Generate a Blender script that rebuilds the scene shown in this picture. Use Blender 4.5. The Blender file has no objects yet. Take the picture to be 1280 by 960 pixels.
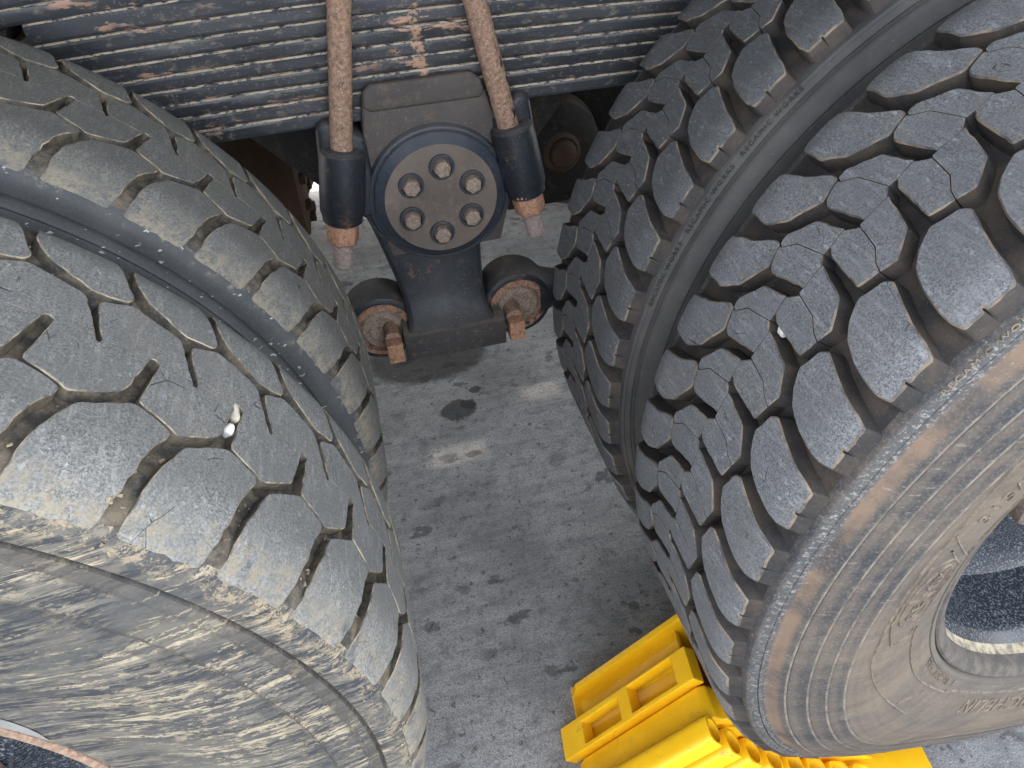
import bpy, bmesh, math, random
import numpy as np
from mathutils import Matrix, Vector
from mathutils.geometry import delaunay_2d_cdt
random.seed(7)
PI = math.pi
sc = bpy.context.scene

# ------------------------------------------------------------------ camera
cam_d = bpy.data.cameras.new('camera')
cam_d.sensor_width = 36.0
cam_d.lens = 26.09
cam_d.clip_start = 0.02
cam_d.clip_end = 400.0
cam = bpy.data.objects.new('camera', cam_d)
sc.collection.objects.link(cam)
RR = ((0.9693, -0.2400, -0.0532), (-0.1945, -0.6169, -0.7627), (0.1503, 0.7496, -0.6446))
M = Matrix(((RR[0][0], -RR[1][0], -RR[2][0], -0.0992),
            (RR[0][1], -RR[1][1], -RR[2][1], -0.3091),
            (RR[0][2], -RR[1][2], -RR[2][2], 1.1584),
            (0, 0, 0, 1)))
cam.matrix_world = M
sc.camera = cam

# ------------------------------------------------------------------ light
SUN_EL, SUN_AZ = math.radians(36), math.radians(-7)      # azimuth from +Y towards +X
w = bpy.data.worlds.new('World')
sc.world = w
w.use_nodes = True
wn = w.node_tree
bgn = wn.nodes['Background']
sky = wn.nodes.new('ShaderNodeTexSky')
sky.sky_type = 'NISHITA'
sky.sun_disc = False
sky.sun_elevation = SUN_EL
sky.sun_rotation = SUN_AZ
sky.air_density = 1.0
sky.dust_density = 3.0
sky.ozone_density = 1.0
hs = wn.nodes.new('ShaderNodeHueSaturation')          # bright hazy sky: much of the blue is washed out
hs.inputs['Saturation'].default_value = 0.30
wn.links.new(sky.outputs[0], hs.inputs['Color'])
wm = wn.nodes.new('ShaderNodeMix')                    # faint warm haze
wm.data_type = 'RGBA'; wm.blend_type = 'MULTIPLY'; wm.inputs[0].default_value = 1.0
wm.inputs[7].default_value = (1.0, 0.995, 0.985, 1)
wn.links.new(hs.outputs[0], wm.inputs[6])
wn.links.new(wm.outputs[2], bgn.inputs[0])
bgn.inputs[1].default_value = 0.15
sd = bpy.data.lights.new('sun', 'SUN')
sd.energy = 2.0
sd.angle = math.radians(1.2)
sd.color = (1.0, 0.86, 0.70)
so = bpy.data.objects.new('sun', sd)
sc.collection.objects.link(so)
sdir = Vector((math.sin(SUN_AZ) * math.cos(SUN_EL), math.cos(SUN_AZ) * math.cos(SUN_EL), math.sin(SUN_EL)))
so.rotation_euler = sdir.to_track_quat('Z', 'Y').to_euler()
so.location = sdir * 20
vs = sc.view_settings
vs.view_transform = 'Standard'
vs.look = 'None'
vs.exposure = 3.1
vs.gamma = 1.0
vs.use_curve_mapping = False

# ------------------------------------------------------------------ helpers
COL = sc.collection


def put(name, me, parent=None, mats=None):
    o = bpy.data.objects.new(name, me)
    COL.objects.link(o)
    if mats:
        for m in (mats if isinstance(mats, (list, tuple)) else [mats]):
            me.materials.append(m)
    if parent is not None:
        o.parent = parent
    return o


def tag(o, label=None, cat=None, group=None, kind=None):
    if label: o['label'] = label
    if cat: o['category'] = cat
    if group: o['group'] = group
    if kind: o['kind'] = kind
    return o


def thing(name, loc, label, cat, group=None):
    o = bpy.data.objects.new(name, None)
    o.empty_display_size = 0.05
    COL.objects.link(o)
    o.location = loc
    return tag(o, label, cat, group)


def finish(bm, sharp=32, smooth=True):
    bmesh.ops.recalc_face_normals(bm, faces=bm.faces)
    lim = math.radians(sharp)
    for f in bm.faces: f.smooth = smooth
    for e in bm.edges:
        if len(e.link_faces) == 2 and e.calc_face_angle(0) > lim:
            e.smooth = False
    me = bpy.data.meshes.new('m')
    bm.to_mesh(me)
    bm.free()
    return me


def bevel(bm, wdt, seg=2, ang=30):
    es = [e for e in bm.edges if len(e.link_faces) == 2 and e.calc_face_angle(0) > math.radians(ang)]
    bmesh.ops.bevel(bm, geom=es, offset=wdt, segments=seg, affect='EDGES', clamp_overlap=True, profile=0.6)


def prism(poly, a, b, axis='Y', bev=0.0, seg=2):
    """extrude a 2D outline between a and b. axis Y: poly is (x, z)."""
    bm = bmesh.new()
    def P(p, t):
        if axis == 'Y': return (p[0], t, p[1])
        if axis == 'Z': return (p[0], p[1], t)
        return (t, p[0], p[1])
    v0 = [bm.verts.new(P(p, a)) for p in poly]
    v1 = [bm.verts.new(P(p, b)) for p in poly]
    n = len(poly)
    bm.faces.new(v0)
    bm.faces.new(v1[::-1])
    for i in range(n):
        bm.faces.new((v0[i], v0[(i + 1) % n], v1[(i + 1) % n], v1[i]))
    bmesh.ops.recalc_face_normals(bm, faces=bm.faces)
    if bev: bevel(bm, bev, seg)
    return bm


def box(x0, x1, y0, y1, z0, z1, bev=0.0, seg=2):
    return prism([(x0, z0), (x1, z0), (x1, z1), (x0, z1)], y0, y1, 'Y', bev, seg)


def lathe_bm(prof, n=48, closed=True, mats=None, cap=False):
    """prof: list of (r, y); axis Y."""
    bm = bmesh.new()
    rings = []
    for (r, y) in prof:
        if r < 1e-5:
            rings.append([bm.verts.new((0, y, 0))])
        else:
            rings.append([bm.verts.new((r * math.cos(2 * PI * i / n), y, r * math.sin(2 * PI * i / n))) for i in range(n)])
    for j in range(len(prof) - 1):
        A, B = rings[j], rings[j + 1]
        for i in range(n):
            k = (i + 1) % n
            if len(A) == 1 and len(B) == 1: continue
            if len(A) == 1: f = bm.faces.new((A[0], B[k], B[i]))
            elif len(B) == 1: f = bm.faces.new((A[i], A[k], B[0]))
            else: f = bm.faces.new((A[i], A[k], B[k], B[i]))
            if mats: f.material_index = mats[j]
    return bm


def orient(bm, direction, origin):
    """move geometry built along +Y so that +Y points along direction and the origin sits at origin"""
    q = Vector((0, 1, 0)).rotation_difference(Vector(direction).normalized())
    bmesh.ops.transform(bm, matrix=Matrix.Translation(origin) @ q.to_matrix().to_4x4(), verts=bm.verts)
    return bm


def merge(*bms):
    out = bmesh.new()
    for b in bms:
        me = bpy.data.meshes.new('t'); b.to_mesh(me); b.free()
        out.from_mesh(me); bpy.data.meshes.remove(me)
    return out


def hexprof(r, h, ch=0.12):
    """hexagonal nut or bolt head along +Y from 0 to h, chamfered"""
    bm = bmesh.new()
    lv = [(r, 0), (r, h * (1 - ch)), (r * 0.86, h)]
    rg = []
    for (rr, y) in lv:
        rg.append([bm.verts.new((rr * math.cos(PI / 3 * i), y, rr * math.sin(PI / 3 * i))) for i in range(6)])
    for a in range(2):
        for i in range(6):
            bm.faces.new((rg[a][i], rg[a][(i + 1) % 6], rg[a + 1][(i + 1) % 6], rg[a + 1][i]))
    bm.faces.new(rg[2]); bm.faces.new(rg[0][::-1])
    bmesh.ops.recalc_face_normals(bm, faces=bm.faces)
    bevel(bm, r * 0.05, 1, 40)
    return bm


# ------------------------------------------------------------------ materials
class NT:
    def __init__(s, name):
        s.m = bpy.data.materials.new(name)
        s.m.use_nodes = True
        s.t = s.m.node_tree
        s.b = s.t.nodes['Principled BSDF']
        g = s.t.nodes.new('ShaderNodeNewGeometry')
        s.pos = g.outputs['Position']
        s.geo = g

    def n(s, typ, **kw):
        o = s.t.nodes.new(typ)
        for k, v in kw.items(): setattr(o, k, v)
        return o

    def l(s, a, b): s.t.links.new(a, b)

    def mapping(s, scale=(1, 1, 1), rot=(0, 0, 0), loc=(0, 0, 0), src=None):
        m = s.n('ShaderNodeMapping')
        m.inputs['Scale'].default_value = scale
        m.inputs['Rotation'].default_value = rot
        m.inputs['Location'].default_value = loc
        s.l(src or s.pos, m.inputs['Vector'])
        return m.outputs[0]

    def noise(s, scale, detail=4, rough=0.6, vec=None, dist=0.0, out=0):
        m = s.n('ShaderNodeTexNoise')
        m.inputs['Scale'].default_value = scale
        m.inputs['Detail'].default_value = detail
        m.inputs['Roughness'].default_value = rough
        m.inputs['Distortion'].default_value = dist
        s.l(vec or s.pos, m.inputs['Vector'])
        return m.outputs[out]

    def voro(s, scale, feature='F1', vec=None, out='Distance', rnd=1.0):
        m = s.n('ShaderNodeTexVoronoi', feature=feature)
        m.inputs['Scale'].default_value = scale
        m.inputs['Randomness'].default_value = rnd
        s.l(vec or s.pos, m.inputs['Vector'])
        return m.outputs[out]

    def ramp(s, f, p0, p1, v0=0.0, v1=1.0):
        m = s.n('ShaderNodeMapRange')
        m.interpolation_type = 'SMOOTHSTEP'
        for i, v in ((1, p0), (2, p1), (3, v0), (4, v1)): m.inputs[i].default_value = v
        s.l(f, m.inputs[0])
        return m.outputs[0]

    def math(s, op, a, b=None, clamp=False):
        m = s.n('ShaderNodeMath', operation=op, use_clamp=clamp)
        for i, v in ((0, a), (1, b)):
            if v is None: continue
            if isinstance(v, (int, float)): m.inputs[i].default_value = v
            else: s.l(v, m.inputs[i])
        return m.outputs[0]

    def mix(s, f, a, b, blend='MIX'):
        m = s.n('ShaderNodeMix', data_type='RGBA', blend_type=blend)
        if isinstance(f, (int, float)): m.inputs[0].default_value = f
        else: s.l(f, m.inputs[0])
        for i, v in ((6, a), (7, b)):
            if isinstance(v, tuple): m.inputs[i].default_value = (*v, 1)
            else: s.l(v, m.inputs[i])
        return m.outputs[2]

    def val(s, v):
        m = s.n('ShaderNodeValue'); m.outputs[0].default_value = v
        return m.outputs[0]

    def out(s, col, rough=0.6, bump=None, bstr=0.3, bdist=0.001, metal=0.0, spec=0.5):
        if isinstance(col, tuple): s.b.inputs['Base Color'].default_value = (*col, 1)
        else: s.l(col, s.b.inputs['Base Color'])
        if isinstance(rough, (int, float)): s.b.inputs['Roughness'].default_value = rough
        else: s.l(rough, s.b.inputs['Roughness'])
        s.b.inputs['Metallic'].default_value = metal
        s.b.inputs['Specular IOR Level'].default_value = spec
        if bump is not None:
            b = s.n('ShaderNodeBump')
            b.inputs['Strength'].default_value = bstr
            b.inputs['Distance'].default_value = bdist
            s.l(bump, b.inputs['Height'])
            s.l(b.outputs[0], s.b.inputs['Normal'])
        return s.m


def rubber_top(name, base, light, speck, amount=0.5, streak=(1, 1, 1), dust=(0.3, 0.24, 0.17), dust_amt=0.1, mud=None):
    t = NT(name)
    big = t.ramp(t.noise(9, 4), 0.35, 0.7)
    fine = t.noise(560, 4, 0.8)
    c = t.mix(t.ramp(fine, 0.36, 0.64), base, light)
    pit = t.ramp(t.noise(900, 2, 0.6), 0.58, 0.66)
    c = t.mix(t.math('MULTIPLY', pit, 0.55), c, tuple(x * 0.35 for x in base))
    c = t.mix(t.math('MULTIPLY', big, 0.45), c, tuple(x * 1.35 for x in base))
    # short scuffs and pale grains
    sv = t.mapping(scale=streak, rot=(0.3, 0.5, 0.6))
    sp = t.noise(260, 2, 0.6, sv)
    m1 = t.ramp(sp, 0.62, 0.70)
    m2 = t.ramp(t.noise(25, 3), 0.4, 0.65, 0.35, 1.0)
    c = t.mix(t.math('MULTIPLY', t.math('MULTIPLY', m1, m2), amount), c, speck)
    g = t.voro(330)
    m3 = t.ramp(g, 0.10, 0.16, 1, 0)
    rare = t.ramp(t.noise(160, 1), 0.56, 0.62)
    c = t.mix(t.math('MULTIPLY', t.math('MULTIPLY', m3, rare), 0.75), c, speck)
    d = t.ramp(t.noise(14, 5, 0.65), 0.52, 0.75)
    c = t.mix(t.math('MULTIPLY', d, dust_amt), c, dust)
    scr = t.ramp(t.noise(190, 4, 0.75, t.mapping(scale=(1.0, 0.18, 1.0), rot=(0.3, 0.2, 0.5))), 0.50, 0.66)
    c = t.mix(t.math('MULTIPLY', scr, 0.30), c, tuple(min(1, x * 1.45) for x in light))
    patch = t.ramp(t.noise(38, 5, 0.7, t.mapping(loc=(3, 1, 2))), 0.36, 0.64)
    c = t.mix(t.math('MULTIPLY', patch, 0.50), c, tuple(x * 0.55 for x in light))
    if mud is not None:
        sy = t.n('ShaderNodeSeparateXYZ'); t.l(t.pos, sy.inputs[0])
        lim = t.ramp(t.math('ADD', sy.outputs[1], t.math('MULTIPLY', t.math('SUBTRACT', t.noise(24, 5, 0.7), 0.5), 0.06)), mud + 0.034, mud + 0.004, 0, 1)
        g2 = t.ramp(t.noise(120, 5, 0.75, t.mapping(scale=(0.5, 1, 1.2))), 0.40, 0.62)
        c = t.mix(t.math('MULTIPLY', t.math('MULTIPLY', lim, g2), 0.75), c, (0.30, 0.255, 0.180))
        g3 = t.ramp(t.noise(28, 4, 0.7, t.mapping(loc=(9, 2, 2))), 0.55, 0.65)
        c = t.mix(t.math('MULTIPLY', t.math('MULTIPLY', lim, g3), 0.7), c, (0.065, 0.075, 0.092))
    # fine cuts
    cut = t.voro(45, 'DISTANCE_TO_EDGE', t.mapping(scale=(1, .5, 1.6), rot=(.4, .2, .9)))
    cm = t.math('MULTIPLY', t.ramp(cut, 0.004, 0.012, 1, 0), t.ramp(t.noise(30, 2), 0.60, 0.68))
    c = t.mix(t.math('MULTIPLY', cm, 0.75), c, (0.012, 0.012, 0.013))
    h = t.math('ADD', fine, t.math('MULTIPLY', sp, 0.6))
    h = t.math('SUBTRACT', h, t.math('MULTIPLY', cm, 2.0))
    return t.out(c, 0.66, h, 0.75, 0.0008, spec=0.40)


def rubber_side(name, base, dust, amt=0.5, sc1=40):
    t = NT(name)
    n1 = t.noise(sc1, 6, 0.65)
    c = t.mix(t.math('MULTIPLY', t.ramp(n1, 0.38, 0.66), amt), base, dust)
    fine = t.noise(500, 2)
    c = t.mix(t.math('MULTIPLY', t.ramp(fine, 0.55, 0.75), 0.25), c, tuple(min(1, x * 1.8 + 0.02) for x in dust))
    return t.out(c, 0.75, fine, 0.4, 0.0005, spec=0.35)


M_RT = rubber_top('new_tread_rubber', (0.060, 0.062, 0.067), (0.245, 0.251, 0.262), (0.46, 0.48, 0.50), 0.5, (1.0, 0.35, 1.0), dust_amt=0.12)
M_RS = rubber_side('new_groove_rubber', (0.028, 0.027, 0.028), (0.085, 0.063, 0.047), 0.55, 32)
M_RE = rubber_side('new_tread_edge', (0.060, 0.060, 0.063), (0.24, 0.185, 0.130), 0.85, 45)
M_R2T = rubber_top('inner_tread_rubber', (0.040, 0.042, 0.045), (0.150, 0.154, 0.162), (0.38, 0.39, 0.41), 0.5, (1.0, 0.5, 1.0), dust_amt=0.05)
M_LT = rubber_top('worn_tread_rubber', (0.092, 0.094, 0.092), (0.310, 0.312, 0.302), (0.60, 0.61, 0.58), 0.42, (1.0, 0.6, 1.0), dust=(0.34, 0.29, 0.21), dust_amt=0.22, mud=0.0)
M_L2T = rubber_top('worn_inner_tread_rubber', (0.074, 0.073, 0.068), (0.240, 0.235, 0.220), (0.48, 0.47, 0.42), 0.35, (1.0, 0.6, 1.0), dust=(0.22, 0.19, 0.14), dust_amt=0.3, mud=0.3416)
M_LS = rubber_side('worn_groove_rubber', (0.048, 0.046, 0.043), (0.21, 0.170, 0.118), 0.65, 80)
M_LE = rubber_side('worn_tread_edge', (0.10, 0.098, 0.090), (0.46, 0.38, 0.26), 0.85, 60)


def sidewall_right():
    t = NT('dusty_sidewall_rubber')
    sx = t.n('ShaderNodeSeparateXYZ')
    oc = t.n('ShaderNodeTexCoord')
    t.l(oc.outputs['Object'], sx.inputs[0])
    r = t.math('SQRT', t.math('ADD', t.math('MULTIPLY', sx.outputs[0], sx.outputs[0]), t.math('MULTIPLY', sx.outputs[2], sx.outputs[2])))
    # brownish grey dust, heavier towards the bead, in faint rings and drifting streaks
    ringv = t.n('ShaderNodeCombineXYZ')
    t.l(t.math('MULTIPLY', r, 1.0), ringv.inputs[0])
    ring = t.noise(90, 4, 0.6, ringv.outputs[0])
    cloud = t.noise(9, 6, 0.6, t.mapping(scale=(1, 1, 1.6), rot=(0, 0.5, 0)))
    streak = t.noise(60, 4, 0.65, t.mapping(scale=(0.16, 1, 1.2), rot=(0, 0.6, 0)))
    dd = t.math('ADD', t.ramp(r, 0.44, 0.40, 0.16, 0.72), t.math('MULTIPLY', t.math('SUBTRACT', cloud, 0.5), 1.3))
    dd = t.math('ADD', dd, t.math('MULTIPLY', t.math('SUBTRACT', ring, 0.5), 0.7))
    dd = t.math('ADD', dd, t.math('MULTIPLY', t.math('SUBTRACT', streak, 0.5), 1.1), clamp=True)
    c = t.mix(dd, (0.032, 0.034, 0.040), (0.158, 0.126, 0.094))
    fine = t.noise(380, 3, 0.7)
    c = t.mix(t.math('MULTIPLY', t.ramp(fine, 0.45, 0.75), 0.30), c, (0.27, 0.24, 0.20))
    # scratched pale band on the shoulder ridge
    band = t.math('MULTIPLY', t.ramp(r, 0.492, 0.497), t.ramp(r, 0.513, 0.509))
    scr = t.ramp(t.noise(210, 5, 0.8, t.mapping(scale=(1, 1, 1.4))), 0.52, 0.60)
    c = t.mix(t.math('MULTIPLY', band, 0.75), c, (0.072, 0.074, 0.078))
    c = t.mix(t.math('MULTIPLY', t.math('MULTIPLY', band, scr), 0.6), c, (0.34, 0.32, 0.29))
    br = t.math('MULTIPLY', t.ramp(r, 0.484, 0.489), t.ramp(r, 0.498, 0.494))
    c = t.mix(t.math('MULTIPLY', br, t.ramp(cloud, 0.38, 0.62, 0.15, 0.85)), c, (0.20, 0.135, 0.092))
    rg = t.ramp(t.noise(50, 4, 0.7), 0.35, 0.65, 0.12, 0.62)
    for rb in (0.4800, 0.4600, 0.4420, 0.4240):
        ln = t.ramp(t.math('ABSOLUTE', t.math('SUBTRACT', r, rb)), 0.0017, 0.0006, 0, 1)
        c = t.mix(t.math('MULTIPLY', ln, rg), c, (0.32, 0.27, 0.215))
        lo = t.ramp(t.math('ABSOLUTE', t.math('SUBTRACT', r, rb - 0.006)), 0.006, 0.001, 0, 1)
        c = t.mix(t.math('MULTIPLY', lo, 0.25), c, (0.20, 0.15, 0.11))
    bead = t.ramp(r, 0.318, 0.300)
    c = t.mix(t.math('MULTIPLY', bead, 0.6), c, (0.15, 0.135, 0.12))
    wisp = t.ramp(t.noise(230, 3, 0.6, t.mapping(scale=(0.12, 1, 1.3), rot=(0, 0.6, 0))), 0.64, 0.70)
    c = t.mix(t.math('MULTIPLY', wisp, 0.30), c, (0.36, 0.33, 0.28))
    return t.out(c, 0.7, t.math('ADD', fine, t.math('MULTIPLY', streak, 0.8)), 0.45, 0.0006, spec=0.4)


def sidewall_inner():
    t = NT('dark_sidewall_rubber')
    c = t.mix(t.ramp(t.noise(12, 5), 0.35, 0.7), (0.036, 0.036, 0.038), (0.070, 0.066, 0.062))
    fine = t.noise(300, 3, 0.7)
    c = t.mix(t.math('MULTIPLY', t.ramp(fine, 0.6, 0.72), 0.3), c, (0.22, 0.21, 0.19))
    return t.out(c, 0.6, fine, 0.3, 0.0005, spec=0.45)


def sidewall_left(name, strong):
    t = NT(name)
    fine = t.noise(420, 3, 0.7)
    base = t.mix(t.ramp(t.noise(15, 5), 0.35, 0.65), (0.060, 0.063, 0.068), (0.125, 0.125, 0.122))
    base = t.mix(t.math('MULTIPLY', t.ramp(fine, 0.4, 0.7), 0.4), base, (0.20, 0.19, 0.175))
    sx = t.n('ShaderNodeSeparateXYZ')
    oc = t.n('ShaderNodeTexCoord')
    t.l(oc.outputs['Object'], sx.inputs[0])
    r = t.math('SQRT', t.math('ADD', t.math('MULTIPLY', sx.outputs[0], sx.outputs[0]), t.math('MULTIPLY', sx.outputs[2], sx.outputs[2])))
    if strong:
        base = t.mix(t.ramp(t.noise(15, 5), 0.35, 0.65), (0.077, 0.081, 0.083), (0.133, 0.131, 0.124))
        base = t.mix(t.ramp(fine, 0.35, 0.7, 0, 0.5), base, (0.205, 0.192, 0.167))
        zone = t.noise(6, 3, 0.5)
        zone2 = t.noise(9, 3, 0.5, t.mapping(loc=(5, 2, 1)))
        film = t.ramp(t.noise(13, 6, 0.68, t.mapping(scale=(0.4, 1, 1.4), rot=(0, 0.08, 0))), 0.40, 0.62)
        gr = t.noise(300, 4, 0.8, t.mapping(scale=(0.5, 1, 1.2)))
        g1 = t.ramp(gr, 0.42, 0.52)
        grit = t.noise(150, 5, 0.8, t.mapping(scale=(0.45, 1, 1.2), rot=(0, 0.3, 0)))
        s1 = t.ramp(t.noise(95, 6, 0.8, t.mapping(scale=(0.10, 0.5, 1.2), rot=(0, 0.06, 0)), 0.5), 0.545, 0.59)
        s2 = t.ramp(t.noise(42, 6, 0.75, t.mapping(scale=(0.10, 0.5, 1.3), rot=(0, -0.03, 0), loc=(2, 0, 4)), 0.4), 0.61, 0.64)
        s3 = t.ramp(t.noise(230, 5, 0.75, t.mapping(scale=(0.13, 0.5, 1.2), rot=(0, 0.12, 0), loc=(7, 0, 1))), 0.50, 0.60)
        dk = t.ramp(t.noise(85, 6, 0.8, t.mapping(scale=(0.12, 0.5, 1.1), rot=(0, 0.05, 0), loc=(1, 3, 9)), 0.5), 0.475, 0.55)
        base = t.mix(0.55, base, (0.03, 0.033, 0.04))
        c = t.mix(t.math('MULTIPLY', film, 0.60), base, (0.185, 0.165, 0.132))
        c = t.mix(t.math('MULTIPLY', t.math('MULTIPLY', dk, t.ramp(zone2, 0.34, 0.50)), 0.88), c, (0.028, 0.032, 0.040))
        c = t.mix(t.math('MULTIPLY', t.math('MULTIPLY', s3, t.ramp(zone2, 0.38, 0.55)), 0.45), c, (0.33, 0.29, 0.225))
        c = t.mix(t.math('MULTIPLY', t.math('MULTIPLY', t.math('MULTIPLY', s1, g1), t.ramp(zone, 0.38, 0.54, 0.1, 1)), 0.80), c, (0.44, 0.375, 0.265))
        c = t.mix(t.math('MULTIPLY', t.math('MULTIPLY', s2, t.ramp(gr, 0.3, 0.45)), 0.75), c, (0.46, 0.385, 0.265))
        b = s1
        cc = t.math('MULTIPLY', t.ramp(grit, 0.53, 0.58), t.ramp(zone, 0.50, 0.60))
        c = t.mix(t.math('MULTIPLY', cc, 0.65), c, (0.42, 0.355, 0.25))
        em = t.math('MULTIPLY', t.math('MULTIPLY', t.ramp(r, 0.480, 0.494), t.ramp(t.noise(60, 6, 0.8), 0.50, 0.56)), g1)
        dd2 = t.math('MULTIPLY', t.ramp(r, 0.478, 0.488), t.ramp(t.noise(26, 5, 0.7, t.mapping(loc=(4, 4, 4))), 0.50, 0.60))
        c = t.mix(t.math('MULTIPLY', dd2, 0.7), c, (0.045, 0.052, 0.064))
        l1 = t.ramp(t.math('ABSOLUTE', t.math('SUBTRACT', r, 0.4772)), 0.0013, 0.0004, 0, 1)
        l2 = t.ramp(t.math('ABSOLUTE', t.math('SUBTRACT', r, 0.4425)), 0.0012, 0.0004, 0, 1)
        c = t.mix(t.math('MULTIPLY', em, 0.75), c, (0.347, 0.279, 0.186))
        gw = t.math('MULTIPLY', t.ramp(t.math('ABSOLUTE', t.math('SUBTRACT', r, 0.4715)), 0.008, 0.003, 0, 1), t.ramp(zone2, 0.38, 0.5, 0.25, 0.7))
        c = t.mix(gw, c, (0.071, 0.065, 0.059))
        gw = t.math('MULTIPLY', t.ramp(t.math('ABSOLUTE', t.math('SUBTRACT', r, 0.4345)), 0.008, 0.004, 0, 1), t.ramp(zone2, 0.44, 0.54))
        c = t.mix(t.math('MULTIPLY', gw, 0.75), c, (0.040, 0.043, 0.048))
        c = t.mix(t.math('MULTIPLY', t.math('MAXIMUM', l1, l2), t.ramp(gr, 0.35, 0.5, 0.3, 0.7)), c, (0.060, 0.050, 0.042))
        h = t.math('ADD', t.math('MULTIPLY', fine, 0.5), t.math('ADD', t.math('MULTIPLY', b, 0.8), cc))
        return t.out(c, 0.75, h, 0.6, 0.0009, spec=0.3)
    d = t.ramp(t.noise(60, 5, 0.7), 0.55, 0.68)
    edge = t.math('MULTIPLY', t.ramp(r, 0.490, 0.499), d)
    c = t.mix(t.math('MULTIPLY', edge, 0.6), t.mix(0.65, base, (0.040, 0.046, 0.052)), (0.30, 0.25, 0.17))
    ck = t.ramp(t.noise(200, 2, 0.5, t.mapping(scale=(0.5, 1, 1))), 0.68, 0.72)
    c = t.mix(t.math('MULTIPLY', ck, 0.7), c, (0.55, 0.54, 0.50))
    return t.out(c, 0.62, fine, 0.35, 0.0006, spec=0.4)


M_SR = sidewall_right()
M_SI = sidewall_inner()
M_SL = sidewall_left('muddy_sidewall_rubber', True)
M_SL2 = sidewall_left('worn_inner_sidewall_rubber', False)


def painted(name, base=(0.016, 0.019, 0.024), rust=(0.20, 0.105, 0.06), rust_amt=0.25, dust=(0.33, 0.27, 0.21), dust_amt=0.35, rough=0.42, sc1=30):
    t = NT(name)
    n1 = t.noise(sc1, 5, 0.7)
    c = t.mix(t.ramp(t.noise(8, 4), 0.3, 0.7), base, tuple(x * 1.7 for x in base))
    n = t.n('ShaderNodeSeparateXYZ'); t.l(t.geo.outputs['Normal'], n.inputs[0])
    top = t.ramp(n.outputs[2], 0.35, 0.95)                     # dust settles on upward faces
    c = t.mix(t.math('MULTIPLY', t.math('MULTIPLY', top, t.ramp(n1, 0.3, 0.6, 0.4, 1)), dust_amt), c, dust)
    sp = t.math('MULTIPLY', t.ramp(t.noise(430, 3, 0.7), 0.60, 0.70), t.ramp(t.noise(20, 3), 0.38, 0.66))
    c = t.mix(t.math('MULTIPLY', sp, 0.42), c, (0.36, 0.32, 0.27))
    gm = t.ramp(t.noise(70, 6, 0.78), 0.52, 0.66)
    c = t.mix(t.math('MULTIPLY', gm, dust_amt * 0.55), c, (0.24, 0.19, 0.145))
    ru = t.ramp(n1, 0.60, 0.66)
    c = t.mix(t.math('MULTIPLY', ru, rust_amt), c, rust)
    rg = t.mix(t.math('MAXIMUM', sp, t.math('MULTIPLY', top, 0.6)), (rough,) * 3, (0.85,) * 3)
    return t.out(c, rg, t.math('ADD', t.noise(260, 4, 0.7), t.math('MULTIPLY', t.noise(60, 4, 0.6), 1.5)), 0.4, 0.0009, spec=0.32)


M_PAINT = painted('black_chassis_paint', (0.010, 0.012, 0.016), dust_amt=0.12, rust_amt=0.3)
M_CAST = painted('brown_black_casting', (0.034, 0.029, 0.027), dust=(0.22, 0.17, 0.13), dust_amt=0.22, rough=0.6, rust_amt=0.2)
M_CAP = painted('blue_black_hub_paint', (0.018, 0.023, 0.031), dust_amt=0.15, rust_amt=0.08, rough=0.42)
M_FACE = painted('dusty_brown_hub_face', (0.075, 0.060, 0.051), rust=(0.19, 0.13, 0.09), rust_amt=0.5, rough=0.7, sc1=14)
M_BLK = painted('scuffed_black_block', (0.022, 0.021, 0.021), dust=(0.30, 0.25, 0.20), dust_amt=0.35, rust_amt=0.4, rough=0.65, sc1=60)
M_DARK = painted('grimy_underbody', (0.015, 0.013, 0.012), rust=(0.07, 0.04, 0.022), rust_amt=0.6, rough=0.8, dust_amt=0.2)
M_BRN = painted('grimy_brown_housing', (0.050, 0.028, 0.018), rust=(0.09, 0.055, 0.035), rust_amt=0.5, rough=0.8, dust_amt=0.06, sc1=12)


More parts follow.
